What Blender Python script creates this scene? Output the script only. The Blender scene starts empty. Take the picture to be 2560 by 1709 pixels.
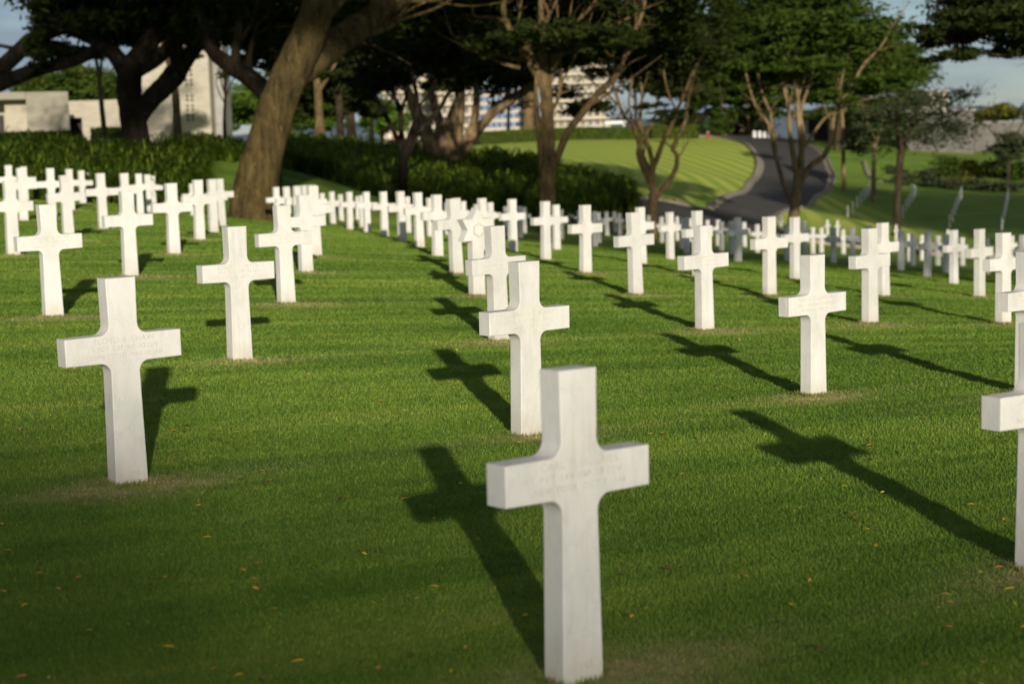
import bpy, bmesh, math, random
import numpy as np
from mathutils import Vector, Matrix
random.seed(7); rng = np.random.default_rng(7)
R = math.radians
SC = bpy.context.scene
COL = SC.collection
# ------------------------------------------------------------------ camera model (measured from the photograph)
PW, PH, FPX = 2560, 1709, 4260.8
PITCH, ROLL, YAW = R(6.348), R(-1.7775), R(38.3)
CAMZ = 1.7
def rotm():
    fw = np.array([0, math.cos(PITCH), -math.sin(PITCH)]); up = np.array([0, math.sin(PITCH), math.cos(PITCH)]); rt = np.array([1., 0, 0])
    c, s = math.cos(ROLL), math.sin(ROLL)
    return c*rt+s*up, -s*rt+c*up, fw
CR, CU, CF = rotm()
def ray(x, y): return CF+(x-PW/2)/FPX*CR-(y-PH/2)/FPX*CU
def at(x, y, d): return ray(x, y)*d+np.array([0, 0, CAMZ])
def pix(p):
    q = np.asarray(p, float)-np.array([0, 0, CAMZ]); w = q@CF
    return PW/2+FPX*(q@CR)/w, PH/2-FPX*(q@CU)/w
# ------------------------------------------------------------------ materials
def nm(name):
    m = bpy.data.materials.new(name); m.use_nodes = True
    nt = m.node_tree; b = nt.nodes['Principled BSDF']
    return m, nt, nt.nodes, nt.links, b
def N(nt, t, **kw):
    n = nt.nodes.new(t)
    for k, v in kw.items(): setattr(n, k, v)
    return n
def noise(nt, vec, scale, detail=4, rough=.55):
    n = N(nt, 'ShaderNodeTexNoise'); n.inputs['Scale'].default_value = scale; n.inputs['Detail'].default_value = detail; n.inputs['Roughness'].default_value = rough
    if vec is not None: nt.links.new(vec, n.inputs['Vector'])
    return n.outputs['Fac']
def ramp(nt, fac, stops):
    r = N(nt, 'ShaderNodeValToRGB'); e = r.color_ramp.elements
    while len(e) < len(stops): e.new(.5)
    for i, (p, c) in enumerate(stops):
        e[i].position = p; e[i].color = (*c, 1) if len(c) == 3 else c
    nt.links.new(fac, r.inputs['Fac']); return r.outputs['Color']
def mix(nt, fac, a, b, mode='MIX'):
    n = N(nt, 'ShaderNodeMix', data_type='RGBA', blend_type=mode)
    if isinstance(fac, (int, float)): n.inputs[0].default_value = fac
    else: nt.links.new(fac, n.inputs[0])
    for k, v in ((6, a), (7, b)):
        if isinstance(v, tuple): n.inputs[k].default_value = (*v, 1)
        else: nt.links.new(v, n.inputs[k])
    return n.outputs[2]
def math_(nt, op, a, b=None):
    n = N(nt, 'ShaderNodeMath', operation=op)
    for k, v in ((0, a), (1, b)):
        if v is None: continue
        if isinstance(v, (int, float)): n.inputs[k].default_value = v
        else: nt.links.new(v, n.inputs[k])
    return n.outputs[0]
def bump(nt, h, b, strength=.3, dist=.01):
    n = N(nt, 'ShaderNodeBump'); n.inputs['Strength'].default_value = strength; n.inputs['Distance'].default_value = dist
    nt.links.new(h, n.inputs['Height']); nt.links.new(n.outputs['Normal'], b.inputs['Normal'])
def scaled(nt, vec, s):
    n = N(nt, 'ShaderNodeMapping'); n.inputs['Scale'].default_value = s; nt.links.new(vec, n.inputs['Vector']); return n.outputs['Vector']
def attr(nt, name):
    n = N(nt, 'ShaderNodeAttribute', attribute_name=name); return n.outputs['Fac']

def simple(name, c1, c2, scale=6, rough=.8, bs=.2, bd=.02, scl=(1, 1, 1), spec=.3):
    m, nt, nd, lk, b = nm(name)
    v = scaled(nt, N(nt, 'ShaderNodeNewGeometry').outputs['Position'], scl)
    f = noise(nt, v, scale, 6, .6)
    lk.new(ramp(nt, f, [(.3, c1), (.7, c2)]), b.inputs['Base Color'])
    b.inputs['Roughness'].default_value = rough; b.inputs['Specular IOR Level'].default_value = spec
    if bs: bump(nt, f, b, bs, bd)
    return m

def marble():
    m, nt, nd, lk, b = nm('white_marble')
    tc = N(nt, 'ShaderNodeTexCoord').outputs['Object']; oi = N(nt, 'ShaderNodeObjectInfo').outputs['Random']
    off = N(nt, 'ShaderNodeVectorMath', operation='SCALE'); cmb = N(nt, 'ShaderNodeCombineXYZ')
    for i in range(3): lk.new(oi, cmb.inputs[i])
    lk.new(cmb.outputs[0], off.inputs[0]); off.inputs['Scale'].default_value = 37
    ad = N(nt, 'ShaderNodeVectorMath', operation='ADD'); lk.new(tc, ad.inputs[0]); lk.new(off.outputs[0], ad.inputs[1])
    v = ad.outputs[0]
    cl = noise(nt, scaled(nt, v, (1, 1, .6)), 4.5, 5, .6)
    base = ramp(nt, cl, [(.28, (.66, .645, .61)), (.5, (.765, .75, .715)), (.75, (.82, .81, .785))])
    vein = noise(nt, scaled(nt, v, (1.4, 1.4, .7)), 5, 8, .7)
    vn = ramp(nt, vein, [(.465, (1, 1, 1)), (.495, (.86, .87, .875)), (.53, (1, 1, 1))])
    base = mix(nt, .55, base, vn, 'MULTIPLY')
    st = noise(nt, scaled(nt, v, (26, 26, 1.3)), 1.0, 4, .6)      # rain streaks, grey-green
    stm = ramp(nt, st, [(.5, (0, 0, 0)), (.72, (1, 1, 1))])
    big = noise(nt, v, 2.2, 2)
    stf = math_(nt, 'MULTIPLY', math_(nt, 'MULTIPLY', stm, ramp(nt, big, [(.45, (0, 0, 0)), (.65, (1, 1, 1))])), .42)
    base = mix(nt, stf, base, (.47, .46, .38))
    sp = noise(nt, v, 70, 3)
    base = mix(nt, ramp(nt, sp, [(.70, (0, 0, 0)), (.76, (.45, .45, .45))]), base, (.42, .38, .30))
    sep = N(nt, 'ShaderNodeSeparateXYZ'); lk.new(tc, sep.inputs[0])
    dirt = N(nt, 'ShaderNodeMapRange'); lk.new(sep.outputs['Z'], dirt.inputs['Value'])
    dirt.inputs['From Min'].default_value = .16; dirt.inputs['From Max'].default_value = -.01; dirt.inputs['To Max'].default_value = .75
    df = math_(nt, 'MULTIPLY', dirt.outputs[0], noise(nt, v, 9, 4))
    base = mix(nt, df, base, (.50, .42, .29))
    # individual stones are a little greyer or whiter
    tint = ramp(nt, oi, [(0, (.90, .90, .88)), (.5, (1, 1, 1)), (1, (1.0, .985, .955))])
    lk.new(mix(nt, 1, base, tint, 'MULTIPLY'), b.inputs['Base Color'])
    b.inputs['Roughness'].default_value = .55; b.inputs['Specular IOR Level'].default_value = .35
    b.inputs['Subsurface Weight'].default_value = 0
    bump(nt, math_(nt, 'ADD', noise(nt, v, 160, 3), math_(nt, 'MULTIPLY', cl, .6)), b, .12, .004)
    return m
MARBLE = marble()
ENGR = simple('groove_shade_marble', (.52, .495, .44), (.71, .69, .64), 24, .7, 0)  # darker tone imitates the shading of grooves cut in white marble

def lawn_color(nt, pos, blade):
    dr = N(nt, 'ShaderNodeVectorRotate', rotation_type='Z_AXIS'); nt.links.new(pos, dr.inputs['Vector']); dr.inputs['Angle'].default_value = -R(30)
    band = noise(nt, scaled(nt, dr.outputs[0], (.16, 1.5, 0)), 1.0, 4, .6)       # mower lines
    patch = noise(nt, scaled(nt, pos, (1, 1, 0)), .33, 4, .6)
    fine = noise(nt, scaled(nt, pos, (1, 1, 0)), 9, 4, .7)
    fac = math_(nt, 'ADD', math_(nt, 'MULTIPLY', band, .6), math_(nt, 'ADD', math_(nt, 'MULTIPLY', patch, .25), math_(nt, 'MULTIPLY', fine, .15)))
    c = ramp(nt, fac, [(.34, (.085, .165, .022)), (.46, (.140, .250, .032)), (.56, (.215, .320, .046)), (.68, (.33, .385, .080))])
    w = attr(nt, 'wear')
    wn = math_(nt, 'MULTIPLY', w, ramp(nt, noise(nt, scaled(nt, pos, (1, 1, 0)), 7, 6, .75), [(.36, (.12, .12, .12)), (.60, (1, 1, 1))]))
    return mix(nt, wn, c, (.44, .37, .18))
def lawn():
    m, nt, nd, lk, b = nm('lawn')
    pos = N(nt, 'ShaderNodeNewGeometry').outputs['Position']
    c = lawn_color(nt, pos, False)
    # mowing arcs on the far knoll, greens brightened to stand for strong sun
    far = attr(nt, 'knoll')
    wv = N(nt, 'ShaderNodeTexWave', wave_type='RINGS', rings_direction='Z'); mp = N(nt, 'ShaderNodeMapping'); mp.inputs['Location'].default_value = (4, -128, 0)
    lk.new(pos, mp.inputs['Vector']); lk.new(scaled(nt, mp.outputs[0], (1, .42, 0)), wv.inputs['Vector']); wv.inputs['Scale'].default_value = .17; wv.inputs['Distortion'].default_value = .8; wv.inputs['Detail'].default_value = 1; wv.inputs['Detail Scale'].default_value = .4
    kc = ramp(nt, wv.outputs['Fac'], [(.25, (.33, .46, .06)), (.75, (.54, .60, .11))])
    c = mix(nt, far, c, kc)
    lk.new(c, b.inputs['Base Color'])
    b.inputs['Roughness'].default_value = .85; b.inputs['Specular IOR Level'].default_value = .15
    h = math_(nt, 'ADD', noise(nt, pos, 55, 4, .7), math_(nt, 'MULTIPLY', noise(nt, scaled(nt, pos, (1, 1, 0)), 5, 3), 1.5))
    bump(nt, h, b, .7, .03)
    return m
LAWN = lawn()
def blade_mat():
    m, nt, nd, lk, b = nm('grass_blades')
    pos = N(nt, 'ShaderNodeNewGeometry').outputs['Position']
    c = lawn_color(nt, pos, True)
    sh = attr(nt, 'shade')
    c = mix(nt, 1, c, ramp(nt, sh, [(0, (.55, .62, .5)), (.5, (1, 1, 1)), (.93, (1.15, 1.12, 1.0)), (1, (1.9, 1.5, 1.4))]), 'MULTIPLY')
    lk.new(c, b.inputs['Base Color']); b.inputs['Roughness'].default_value = .6; b.inputs['Specular IOR Level'].default_value = .2
    tr = N(nt, 'ShaderNodeBsdfTranslucent'); lk.new(c, tr.inputs['Color'])
    mx = N(nt, 'ShaderNodeMixShader'); mx.inputs[0].default_value = .25; lk.new(b.outputs[0], mx.inputs[1]); lk.new(tr.outputs[0], mx.inputs[2])
    lk.new(mx.outputs[0], nd['Material Output'].inputs['Surface'])
    return m
BLADE = blade_mat()
def leaf_mat(name, a, c, trans=.3, rough=.55):
    m, nt, nd, lk, b = nm(name)
    sh = attr(nt, 'shade')
    col = ramp(nt, sh, [(0, a), (1, c)])
    lk.new(col, b.inputs['Base Color']); b.inputs['Roughness'].default_value = .7; b.inputs['Specular IOR Level'].default_value = .1
    tr = N(nt, 'ShaderNodeBsdfTranslucent'); lk.new(mix(nt, 1, col, (1.1, 1.25, .6), 'MULTIPLY'), tr.inputs['Color'])
    mx = N(nt, 'ShaderNodeMixShader'); mx.inputs[0].default_value = trans; lk.new(b.outputs[0], mx.inputs[1]); lk.new(tr.outputs[0], mx.inputs[2])
    lk.new(mx.outputs[0], nd['Material Output'].inputs['Surface'])
    return m
LF_DARK = leaf_mat('dark_feathery_leaves', (.015, .026, .006), (.052, .068, .013))
LF_MID = leaf_mat('green_feathery_leaves', (.027, .056, .008), (.084, .124, .018))
LF_BRIGHT = leaf_mat('bright_leaves', (.06, .12, .012), (.12, .19, .025))
LF_GREY = leaf_mat('grey_green_leaves', (.04, .058, .028), (.095, .115, .05))
LF_STRAP = leaf_mat('strap_leaves', (.065, .135, .013), (.25, .33, .040), .35, .4)
LF_HEDGE = leaf_mat('clipped_hedge_leaves', (.06, .10, .012), (.14, .18, .022))
LF_RED = leaf_mat('dark_red_leaves', (.020, .006, .008), (.042, .010, .012))
LF_YEL = leaf_mat('yellow_green_leaves', (.09, .11, .015), (.22, .20, .025))
def bark(name, c1, c2, sc=7):
    m, nt, nd, lk, b = nm(name)
    v = N(nt, 'ShaderNodeTexCoord').outputs['Object']
    f = noise(nt, scaled(nt, v, (1, 1, .28)), sc, 7, .68)
    pl = noise(nt, scaled(nt, v, (1, 1, .4)), sc*.45, 3)
    c = ramp(nt, f, [(.30, c1), (.62, c2)])
    fl = ramp(nt, noise(nt, scaled(nt, v, (1, 1, .38)), sc*1.4, 3), [(.60, (0, 0, 0)), (.68, (1, 1, 1))])
    c = mix(nt, math_(nt, 'MULTIPLY', fl, .7), c, tuple(min(.5, x*1.9+.03) for x in c2))
    lk.new(mix(nt, .85, c, ramp(nt, pl, [(.3, (.45, .45, .45)), (.7, (1.35, 1.3, 1.2))]), 'MULTIPLY'), b.inputs['Base Color'])
    b.inputs['Roughness'].default_value = .9; b.inputs['Specular IOR Level'].default_value = .15
    bump(nt, math_(nt, 'ADD', f, math_(nt, 'MULTIPLY', fl, .5)), b, 1.0, .14)
    return m
BK_BIG = bark('rough_brown_bark', (.036, .026, .009), (.142, .104, .042), 7)
BK_BLACK = bark('black_bark', (.009, .007, .005), (.026, .020, .013), 5)  # near-black brown for the darkest trunks
BK_TAN = bark('tan_bark', (.080, .055, .025), (.26, .185, .092), 9)
BK_PALE = bark('pale_smooth_bark', (.15, .102, .052), (.34, .245, .14), 7)
BK_DARK = bark('dim_brown_bark', (.030, .022, .014), (.085, .062, .040), 6)
STONE = simple('travertine_walls', (.41, .365, .285), (.52, .475, .385), 1.2, .85, .15, .01, (1, 1, 4))
STONE2 = simple('weathered_concrete', (.30, .29, .27), (.42, .40, .37), 1.0, .9, .15, .01, (1, 1, 2))
DARK = simple('recess_shade_tone', (.035, .03, .028), (.06, .052, .048), 2, .8, 0)  # flat near-black stands in for shade in doorways, openings and pavilion
CREAM = simple('cream_render', (.50, .42, .30), (.60, .51, .38), .2, .85, 0)
BALC = simple('balcony_render', (.50, .44, .34), (.60, .53, .42), .3, .85, 0)
WHITE = simple('white_paint', (.74, .73, .70), (.82, .81, .78), 2, .6, 0)
GLASS = simple('blue_window_glass', (.06, .12, .25), (.11, .20, .38), .4, .15, 0, spec=.6)
GLASSD = simple('dark_window_glass', (.10, .11, .10), (.20, .19, .16), .35, .2, 0, spec=.5)
ASPH = simple('asphalt', (.060, .055, .048), (.094, .086, .076), 1.1, .9, .3, .01)
KERB = simple('concrete_kerb', (.24, .205, .15), (.38, .33, .25), 3, .9, .2, .01)
HILLM = simple('haze_tinted_hills', (.13, .19, .26), (.20, .26, .32), .004, 1, 0)  # distance haze is mixed into this blue-green base colour
REDP = simple('red_paint', (.32, .03, .02), (.42, .05, .03), 5, .5, 0)
CARP = simple('silver_car_paint', (.55, .56, .57), (.62, .63, .64), 3, .3, 0, spec=.6)
CARP2 = simple('white_car_paint', (.74, .74, .73), (.80, .80, .79), 3, .3, 0, spec=.6)
TYRE = simple('tyre_rubber', (.02, .02, .02), (.03, .03, .03), 8, .9, 0)
SKIN = simple('skin', (.30, .17, .11), (.36, .21, .14), 9, .6, 0)
ORANGE = simple('orange_shirt', (.65, .17, .03), (.75, .22, .04), 9, .8, 0)
SHIRTW = simple('pale_shirt', (.62, .55, .52), (.70, .63, .60), 9, .8, 0)
NAVY = simple('dark_trousers', (.02, .025, .05), (.035, .04, .07), 9, .8, 0)
HAIR = simple('black_hair', (.01, .008, .007), (.02, .016, .014), 9, .6, 0)
# ------------------------------------------------------------------ object helpers
def mesh_np(name, V, F, mat, attrs=None, smooth=False):
    """V (n,3), F (m,k) equal-size faces"""
    V = np.asarray(V, np.float32); F = np.asarray(F, np.int32)
    me = bpy.data.meshes.new(name)
    me.vertices.add(len(V)); me.vertices.foreach_set('co', V.ravel())
    k = F.shape[1]; me.loops.add(F.size); me.loops.foreach_set('vertex_index', F.ravel())
    me.polygons.add(len(F)); me.polygons.foreach_set('loop_start', np.arange(0, F.size, k, dtype=np.int32)); 
    try: me.polygons.foreach_set('loop_total', np.full(len(F), k, np.int32))
    except Exception: pass
    if smooth: me.polygons.foreach_set('use_smooth', np.ones(len(F), bool))
    for an, (dom, arr) in (attrs or {}).items():
        a = me.attributes.new(an, 'FLOAT', dom); a.data.foreach_set('value', np.asarray(arr, np.float32))
    me.update(calc_edges=True)
    if mat: me.materials.append(mat)
    return me
def link(o, parent=None):
    COL.objects.link(o)
    if parent: o.parent = parent
    return o
def tag(o, label=None, cat=None, group=None, kind=None):
    if label: o['label'] = label
    if cat: o['category'] = cat
    if group: o['group'] = group
    if kind: o['kind'] = kind
    return o
def empty(name, loc, rz=0):
    o = bpy.data.objects.new(name, None); o.location = loc; o.rotation_euler = (0, 0, rz); o.empty_display_size = .3
    return link(o)
class MB:
    def __init__(s): s.bm = bmesh.new()
    def box(s, x0, x1, y0, y1, z0, z1, bev=0, rot=None, taper=1):
        vs = [s.bm.verts.new((x*(taper if z == z1 else 1), y*(taper if z == z1 else 1), z)) for z in (z0, z1) for x, y in ((x0, y0), (x1, y0), (x1, y1), (x0, y1))]
        fs = [s.bm.faces.new([vs[i] for i in q]) for q in ((3, 2, 1, 0), (4, 5, 6, 7), (0, 1, 5, 4), (1, 2, 6, 5), (2, 3, 7, 6), (3, 0, 4, 7))]
        if rot: bmesh.ops.transform(s.bm, matrix=rot, verts=vs)
        if bev:
            es = list({e for f in fs for e in f.edges}); bmesh.ops.bevel(s.bm, geom=es, offset=bev, segments=2, affect='EDGES', profile=.5)
        return s
    def prism(s, pts, y0, y1, bev=0, seg=2):
        """outline in xz extruded along y"""
        a = [s.bm.verts.new((x, y0, z)) for x, z in pts]; b = [s.bm.verts.new((x, y1, z)) for x, z in pts]
        n = len(pts); fs = [s.bm.faces.new(a), s.bm.faces.new(b[::-1])]
        for i in range(n): s.bm.faces.new((a[(i+1) % n], a[i], b[i], b[(i+1) % n]))
        bmesh.ops.recalc_face_normals(s.bm, faces=s.bm.faces)
        if bev:
            es = list({e for f in fs for e in f.edges}); bmesh.ops.bevel(s.bm, geom=es, offset=bev, segments=seg, affect='EDGES', profile=.5)
        return s
    def lathe(s, prof, n=16, c=(0, 0, 0)):
        rings = [[s.bm.verts.new((c[0]+r*math.cos(2*math.pi*i/n), c[1]+r*math.sin(2*math.pi*i/n), c[2]+z)) for i in range(n)] for r, z in prof]
        for q, w in zip(rings, rings[1:]):
            for i in range(n): s.bm.faces.new((q[i], q[(i+1) % n], w[(i+1) % n], w[i]))
        s.bm.faces.new(rings[0][::-1]); s.bm.faces.new(rings[-1]); return s
    def mesh(s, name, mat, smooth=False):
        me = bpy.data.meshes.new(name); s.bm.to_mesh(me); s.bm.free()
        if smooth: me.polygons.foreach_set('use_smooth', [True]*len(me.polygons))
        me.materials.append(mat); return me
    def build(s, name, mat, parent=None, smooth=False):
        return link(bpy.data.objects.new(name, s.mesh(name, mat, smooth)), parent)
# ------------------------------------------------------------------ crosses measured in the photograph
# (x of top, y of top, x of base, y of base) in photo pixels; height of every cross above the lawn 1.0 m
M = [(1420, 921, 1435, 1695), (293, 693, 321, 1206), (574, 566, 600, 901), (2047, 637, 2034, 997), (1312, 653, 1318, 1085), (120, 511, 133, 790), (1757, 564, 1762, 826),
(315.7, 478.5, 326.5, 692.8), (426.7, 458.2, 435.2, 637.3), (492.2, 449.8, 499.4, 600.2), (251.4, 433.3, 258.7, 572.2), (23.3, 452.8, 33.3, 640),
(706, 513.7, 716.5, 759.8), (757.8, 487.3, 765.4, 684), (783, 465, 789, 637.3), (164.6, 438, 172, 600),
(830, 479.2, 832.7, 562.7), (851.4, 486, 854, 558.8), (872.9, 479.6, 875.6, 573), (915.7, 479.6, 918.8, 581), (957.9, 479.2, 962, 590.2), (1001, 478.5, 1006, 602.8),
(1044.3, 481, 1049.3, 616.2), (1090.6, 486.9, 1094.5, 641.9), (1135.8, 496.4, 1142, 683.2), (1241.8, 564.6, 1248, 854.7),
(1279, 497.6, 1282.8, 627), (1361.6, 503.3, 1365, 648.8), (1389.6, 511.8, 1391.8, 624.7), (1461.3, 512.5, 1464.4, 685), (1587, 531, 1590, 738), (1601.6, 518, 1604.7, 658.8),
(1742, 527, 1745, 689.7), (1674.4, 530.3, 1676, 648.4), (1922.5, 541.6, 1923.8, 739), (1987.5, 542.8, 1988, 696.9), (2174, 571.3, 2175.3, 811.9), (2208.4, 556.9, 2209, 740),
(2449.7, 572.5, 2449, 743.8), (2509, 581.9, 2508, 811.9), (2385.3, 575, 2384.7, 709.4), (2319.4, 576, 2319, 693), (2254, 577.2, 2253, 678.8), (2282, 583.4, 2282, 665.6), (2083.8, 569.4, 2084, 658.8), (2031, 568, 2032.5, 634.4),
(2569, 626, 2567, 978), (2605, 805, 2593, 1418),
(50.5, 420, 59, 551), (171.6, 422.6, 178, 526), (203.4, 426.2, 208, 520.5), (223.6, 430, 227, 516.7), (345.7, 434.4, 351, 534.9), (367.5, 436.4, 372, 532.6),
(530, 448, 534, 580.8), (551, 447, 554.6, 565), (902.5, 488.5, 905, 565.4), (984.4, 496.5, 986, 557.7), (1017.8, 491.7, 1021, 581.6), (1073.3, 494.6, 1076, 592),
(1299.4, 515.6, 1301, 592), (1310, 517.5, 1311, 584), (1401.7, 524, 1403, 597), (1420.9, 521.3, 1422, 576), (1485, 528.7, 1487, 615.2), (1496, 531, 1497, 607), (1517.3, 529, 1518, 589.3),
(1535.5, 529, 1536, 584), (1549.6, 533.4, 1550, 589.3), (1653.8, 542, 1655, 606.6), (1692.4, 541.5, 1693, 598.8), (1705.8, 544.6, 1706, 623), (1715.8, 544, 1717, 634),
(1795.8, 549.4, 1796, 613.5), (1803.5, 554, 1804, 628), (1828.5, 552, 1829, 637.6), (1843.6, 544, 1845, 654), (1861.5, 555, 1862, 616.9), (1893.4, 560.6, 1894, 631.5),
(1967.5, 561, 1968, 653), (2009, 551.5, 2010, 635), (2054, 569, 2054, 632), (2109.5, 574, 2109, 635), (2132.3, 568.3, 2132, 649.6),
(2306, 587, 2306, 651.6), (2345.6, 589, 2345, 663), (2365.4, 586, 2365, 682), (2407, 593.4, 2407, 666), (2468.6, 595, 2468, 685)]
# (x of top, y of top, distance) where the foot is hidden
EX = [(19.5, 413, 40), (58.8, 416.8, 44), (123.6, 420.5, 35.5), (310.3, 433.1, 33), (380, 440, 48), (480, 459, 46), (689.7, 467.8, 45), (716.5, 466.9, 41), (741.4, 465, 38), (760.5, 463.6, 35.5), (778, 463, 33),
(803.6, 483, 55), (892.5, 490.8, 60), (1116, 506, 53), (1138.7, 495, 37), (1156, 503, 45), (1204, 495.5, 32.5), (1224.8, 506, 43), (1189, 511, 60), (1265, 516, 58), (1447, 525, 76), (1620.8, 538, 68), (1724.7, 546, 74), (1769, 550, 74),
(2171, 564.4, 41), (2273.7, 584, 61), (2530, 589, 60), (2556, 587, 34)]
FARP = [(1925.8, 538.5, 98), (1952, 538.5, 98), (2069, 550, 97), (2094, 549.7, 97), (2240.4, 560.8, 97), (2369.7, 574.6, 97)]
STAR = (1182.5, 519.4, 1193.2, 742.5)
UP = np.array([0, 0, 1.])
def solve(m):
    d = ray(m[2], m[3]); lo, hi = 2., 250.
    for _ in range(60):
        t = (lo+hi)/2; y = pix(t*d+np.array([0, 0, CAMZ])+UP)[1]
        if m[3]-y > m[3]-m[1]: lo = t
        else: hi = t
    return t*d+np.array([0, 0, CAMZ])
PM = [solve(m) for m in M]; PE = [at(x, y, d)-UP for x, y, d in EX]; PF = [at(x, y, d)-UP for x, y, d in FARP]; PSTAR = solve(STAR)
ROWS = [((2119.5, 552.6, 123), (2174, 483, 152)), ((2247, 560, 121), (2288, 490, 152)), ((2374, 569, 118), (2404, 492, 150)), ((2505, 576, 117), (2521, 498, 148))]
# ------------------------------------------------------------------ ground surface through those feet and the slopes behind
GC = [tuple(p) for p in PM+PE+PF+[PSTAR]]
GW = [1.0]*len(GC)
for x, y, d in [(635, 532, 47), (300, 470, 46), (60, 470, 44), (560, 480, 52), (750, 425, 64), (700, 440, 60), (900, 462, 67), (1150, 497, 72), (1400, 520, 78), (1600, 530, 82), (720, 372, 88), (900, 382, 90), (1150, 394, 92), (1290, 404, 95), (1420, 440, 92), (1560, 470, 90),
  (1270, 366, 160), (1450, 476, 88), (1500, 420, 124), (1500, 352, 182), (1350, 380, 148), (1700, 352, 192), (1700, 500, 104), (1750, 440, 136), (1800, 380, 172), (1620, 452, 116),
  (1994, 545, 108), (1800, 545, 103), (1900, 545, 105), (2083, 436, 160), (1890, 420, 158), (2040, 380, 182), (1870, 348, 198), (1950, 350, 200), (2100, 400, 178), (2060, 490, 138), (2080, 530, 122),
  (2119.5, 552.6, 123), (2174, 483, 152), (2247, 560, 121), (2288, 490, 152), (2374, 569, 118), (2404, 492, 150), (2505, 576, 117), (2521, 498, 148), (2350, 462, 168), (2450, 440, 178), (2440, 385, 200), (2180, 402, 182), (2220, 458, 168), (2560, 400, 190),
  (2050, 607, 84), (2340, 636, 82), (100, 372, 75), (350, 372, 75), (560, 366, 85), (200, 368, 95), (450, 368, 110), (30, 360, 85)]:
    GC.append(tuple(at(x, y, d))); GW.append(.6)
for a_, b_ in ROWS:
    for t_ in (.25, .5, .75): GC.append(tuple(at(*a_)*(1-t_)+at(*b_)*t_)); GW.append(.8)
for x, y, z in [(0, 0, 0), (-4, 2, .12), (4, 2, -.05), (0, -10, .05), (-15, -10, .3), (15, -10, -.2), (-20, 12, .8), (-30, 35, 1.2), (18, 12, -.7), (30, 35, -2.6), (45, 70, -4.6), (60, 120, -5), (-40, 90, 1.2), (-50, 140, 0), (-60, 40, 1.5),
  (0, 215, 2.4), (-25, 180, .6), (15, 225, 2.6), (30, 225, 2.4), (70, 210, 0), (90, 150, -3), (-60, 250, -14), (0, 260, -6), (60, 260, -2), (120, 250, -3), (-120, 100, 0), (140, 60, -4), (0, -60, 0), (-80, -60, 0), (80, -60, 0)]:
    GC.append((x, y, z)); GW.append(.5)
GC = np.array(GC); GWt = np.array(GW); GX = GC[:, :2]/40.
def tk(a, b):
    d2 = (a[:, None, 0]-b[None, :, 0])**2+(a[:, None, 1]-b[None, :, 1])**2
    return .5*d2*np.log(d2+1e-9)
def tps_fit():
    n = len(GC); K = tk(GX, GX)+np.diag(.004/GWt); Pm = np.c_[np.ones(n), GX]
    A = np.block([[K, Pm], [Pm.T, np.zeros((3, 3))]])
    return np.linalg.solve(A, np.r_[GC[:, 2], 0, 0, 0])
TW = tps_fit()
AD = np.array([math.cos(YAW), math.sin(YAW)]); BD = np.array([-math.sin(YAW), math.cos(YAW)])
FARR = 270.
def G(x, y, ridges=True):
    x = np.atleast_1d(np.asarray(x, float)); y = np.atleast_1d(np.asarray(y, float)); out = np.empty(len(x))
    for s in range(0, len(x), 40000):
        a = x[s:s+40000]; b = y[s:s+40000]; r = np.hypot(a, b); k = np.minimum(1, FARR/np.maximum(r, 1e-6))
        q = np.c_[a*k, b*k]/40.
        z = tk(q, GX)@TW[:-3]+TW[-3]+q@TW[-2:]
        f = np.clip((r-FARR)/500, 0, 1)
        out[s:s+40000] = z*(1-f)+f*(-30)
    if ridges:
        u = x*math.cos(R(28))+y*math.sin(R(28)); v = -x*math.sin(R(28))+y*math.cos(R(28))
        w = np.clip((70-np.hypot(x, y))/30, 0, 1)
        out = out+w*(.0055*np.sin(v*5.3+1.3*np.sin(u*.7))*np.sin(v*1.1+u*.21+1)+.006*np.sin(v*2.35+.9*np.sin(u*.45+2))+.004*np.sin(v*9.1+u*.6+np.sin(u*1.3)))
    return out
def g1(x, y): return float(G([x], [y])[0])
def hit(x, y, d0=30., d1=240.):
    """first point where the pixel's ray meets the ground"""
    ds = np.linspace(d0, d1, 600); P = np.array([at(x, y, d) for d in ds]); h = P[:, 2]-G(P[:, 0], P[:, 1], False)
    k = np.argmax(h < 0)
    if h[k] >= 0: k = int(np.argmin(h))
    return P[k]
# worn, dry grass round each stone and along the rows
FEET = np.array([p[:2] for p in PM+PE+[PSTAR]])
def wear(x, y):
    out = np.zeros(len(x))
    rr = np.random.default_rng(5)
    for c in FEET:
        m = (np.abs(x-c[0]) < 3) & (np.abs(y-c[1]) < 3)
        if not m.any(): continue
        dx, dy = x[m]-c[0], y[m]-c[1]; u = dx*AD[0]+dy*AD[1]; v = dx*BD[0]+dy*BD[1]+.06
        s = rr.uniform(.7, 1.25)
        w = 1.0*np.exp(-((u-rr.uniform(-.08, .12))/(.40*s))**2-((v+.05)/(.24*s))**2)+.33*np.exp(-(u/1.15)**2-(v/.15)**2)
        out[m] = np.maximum(out[m], w)
    return np.clip(out, 0, 1)
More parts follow.
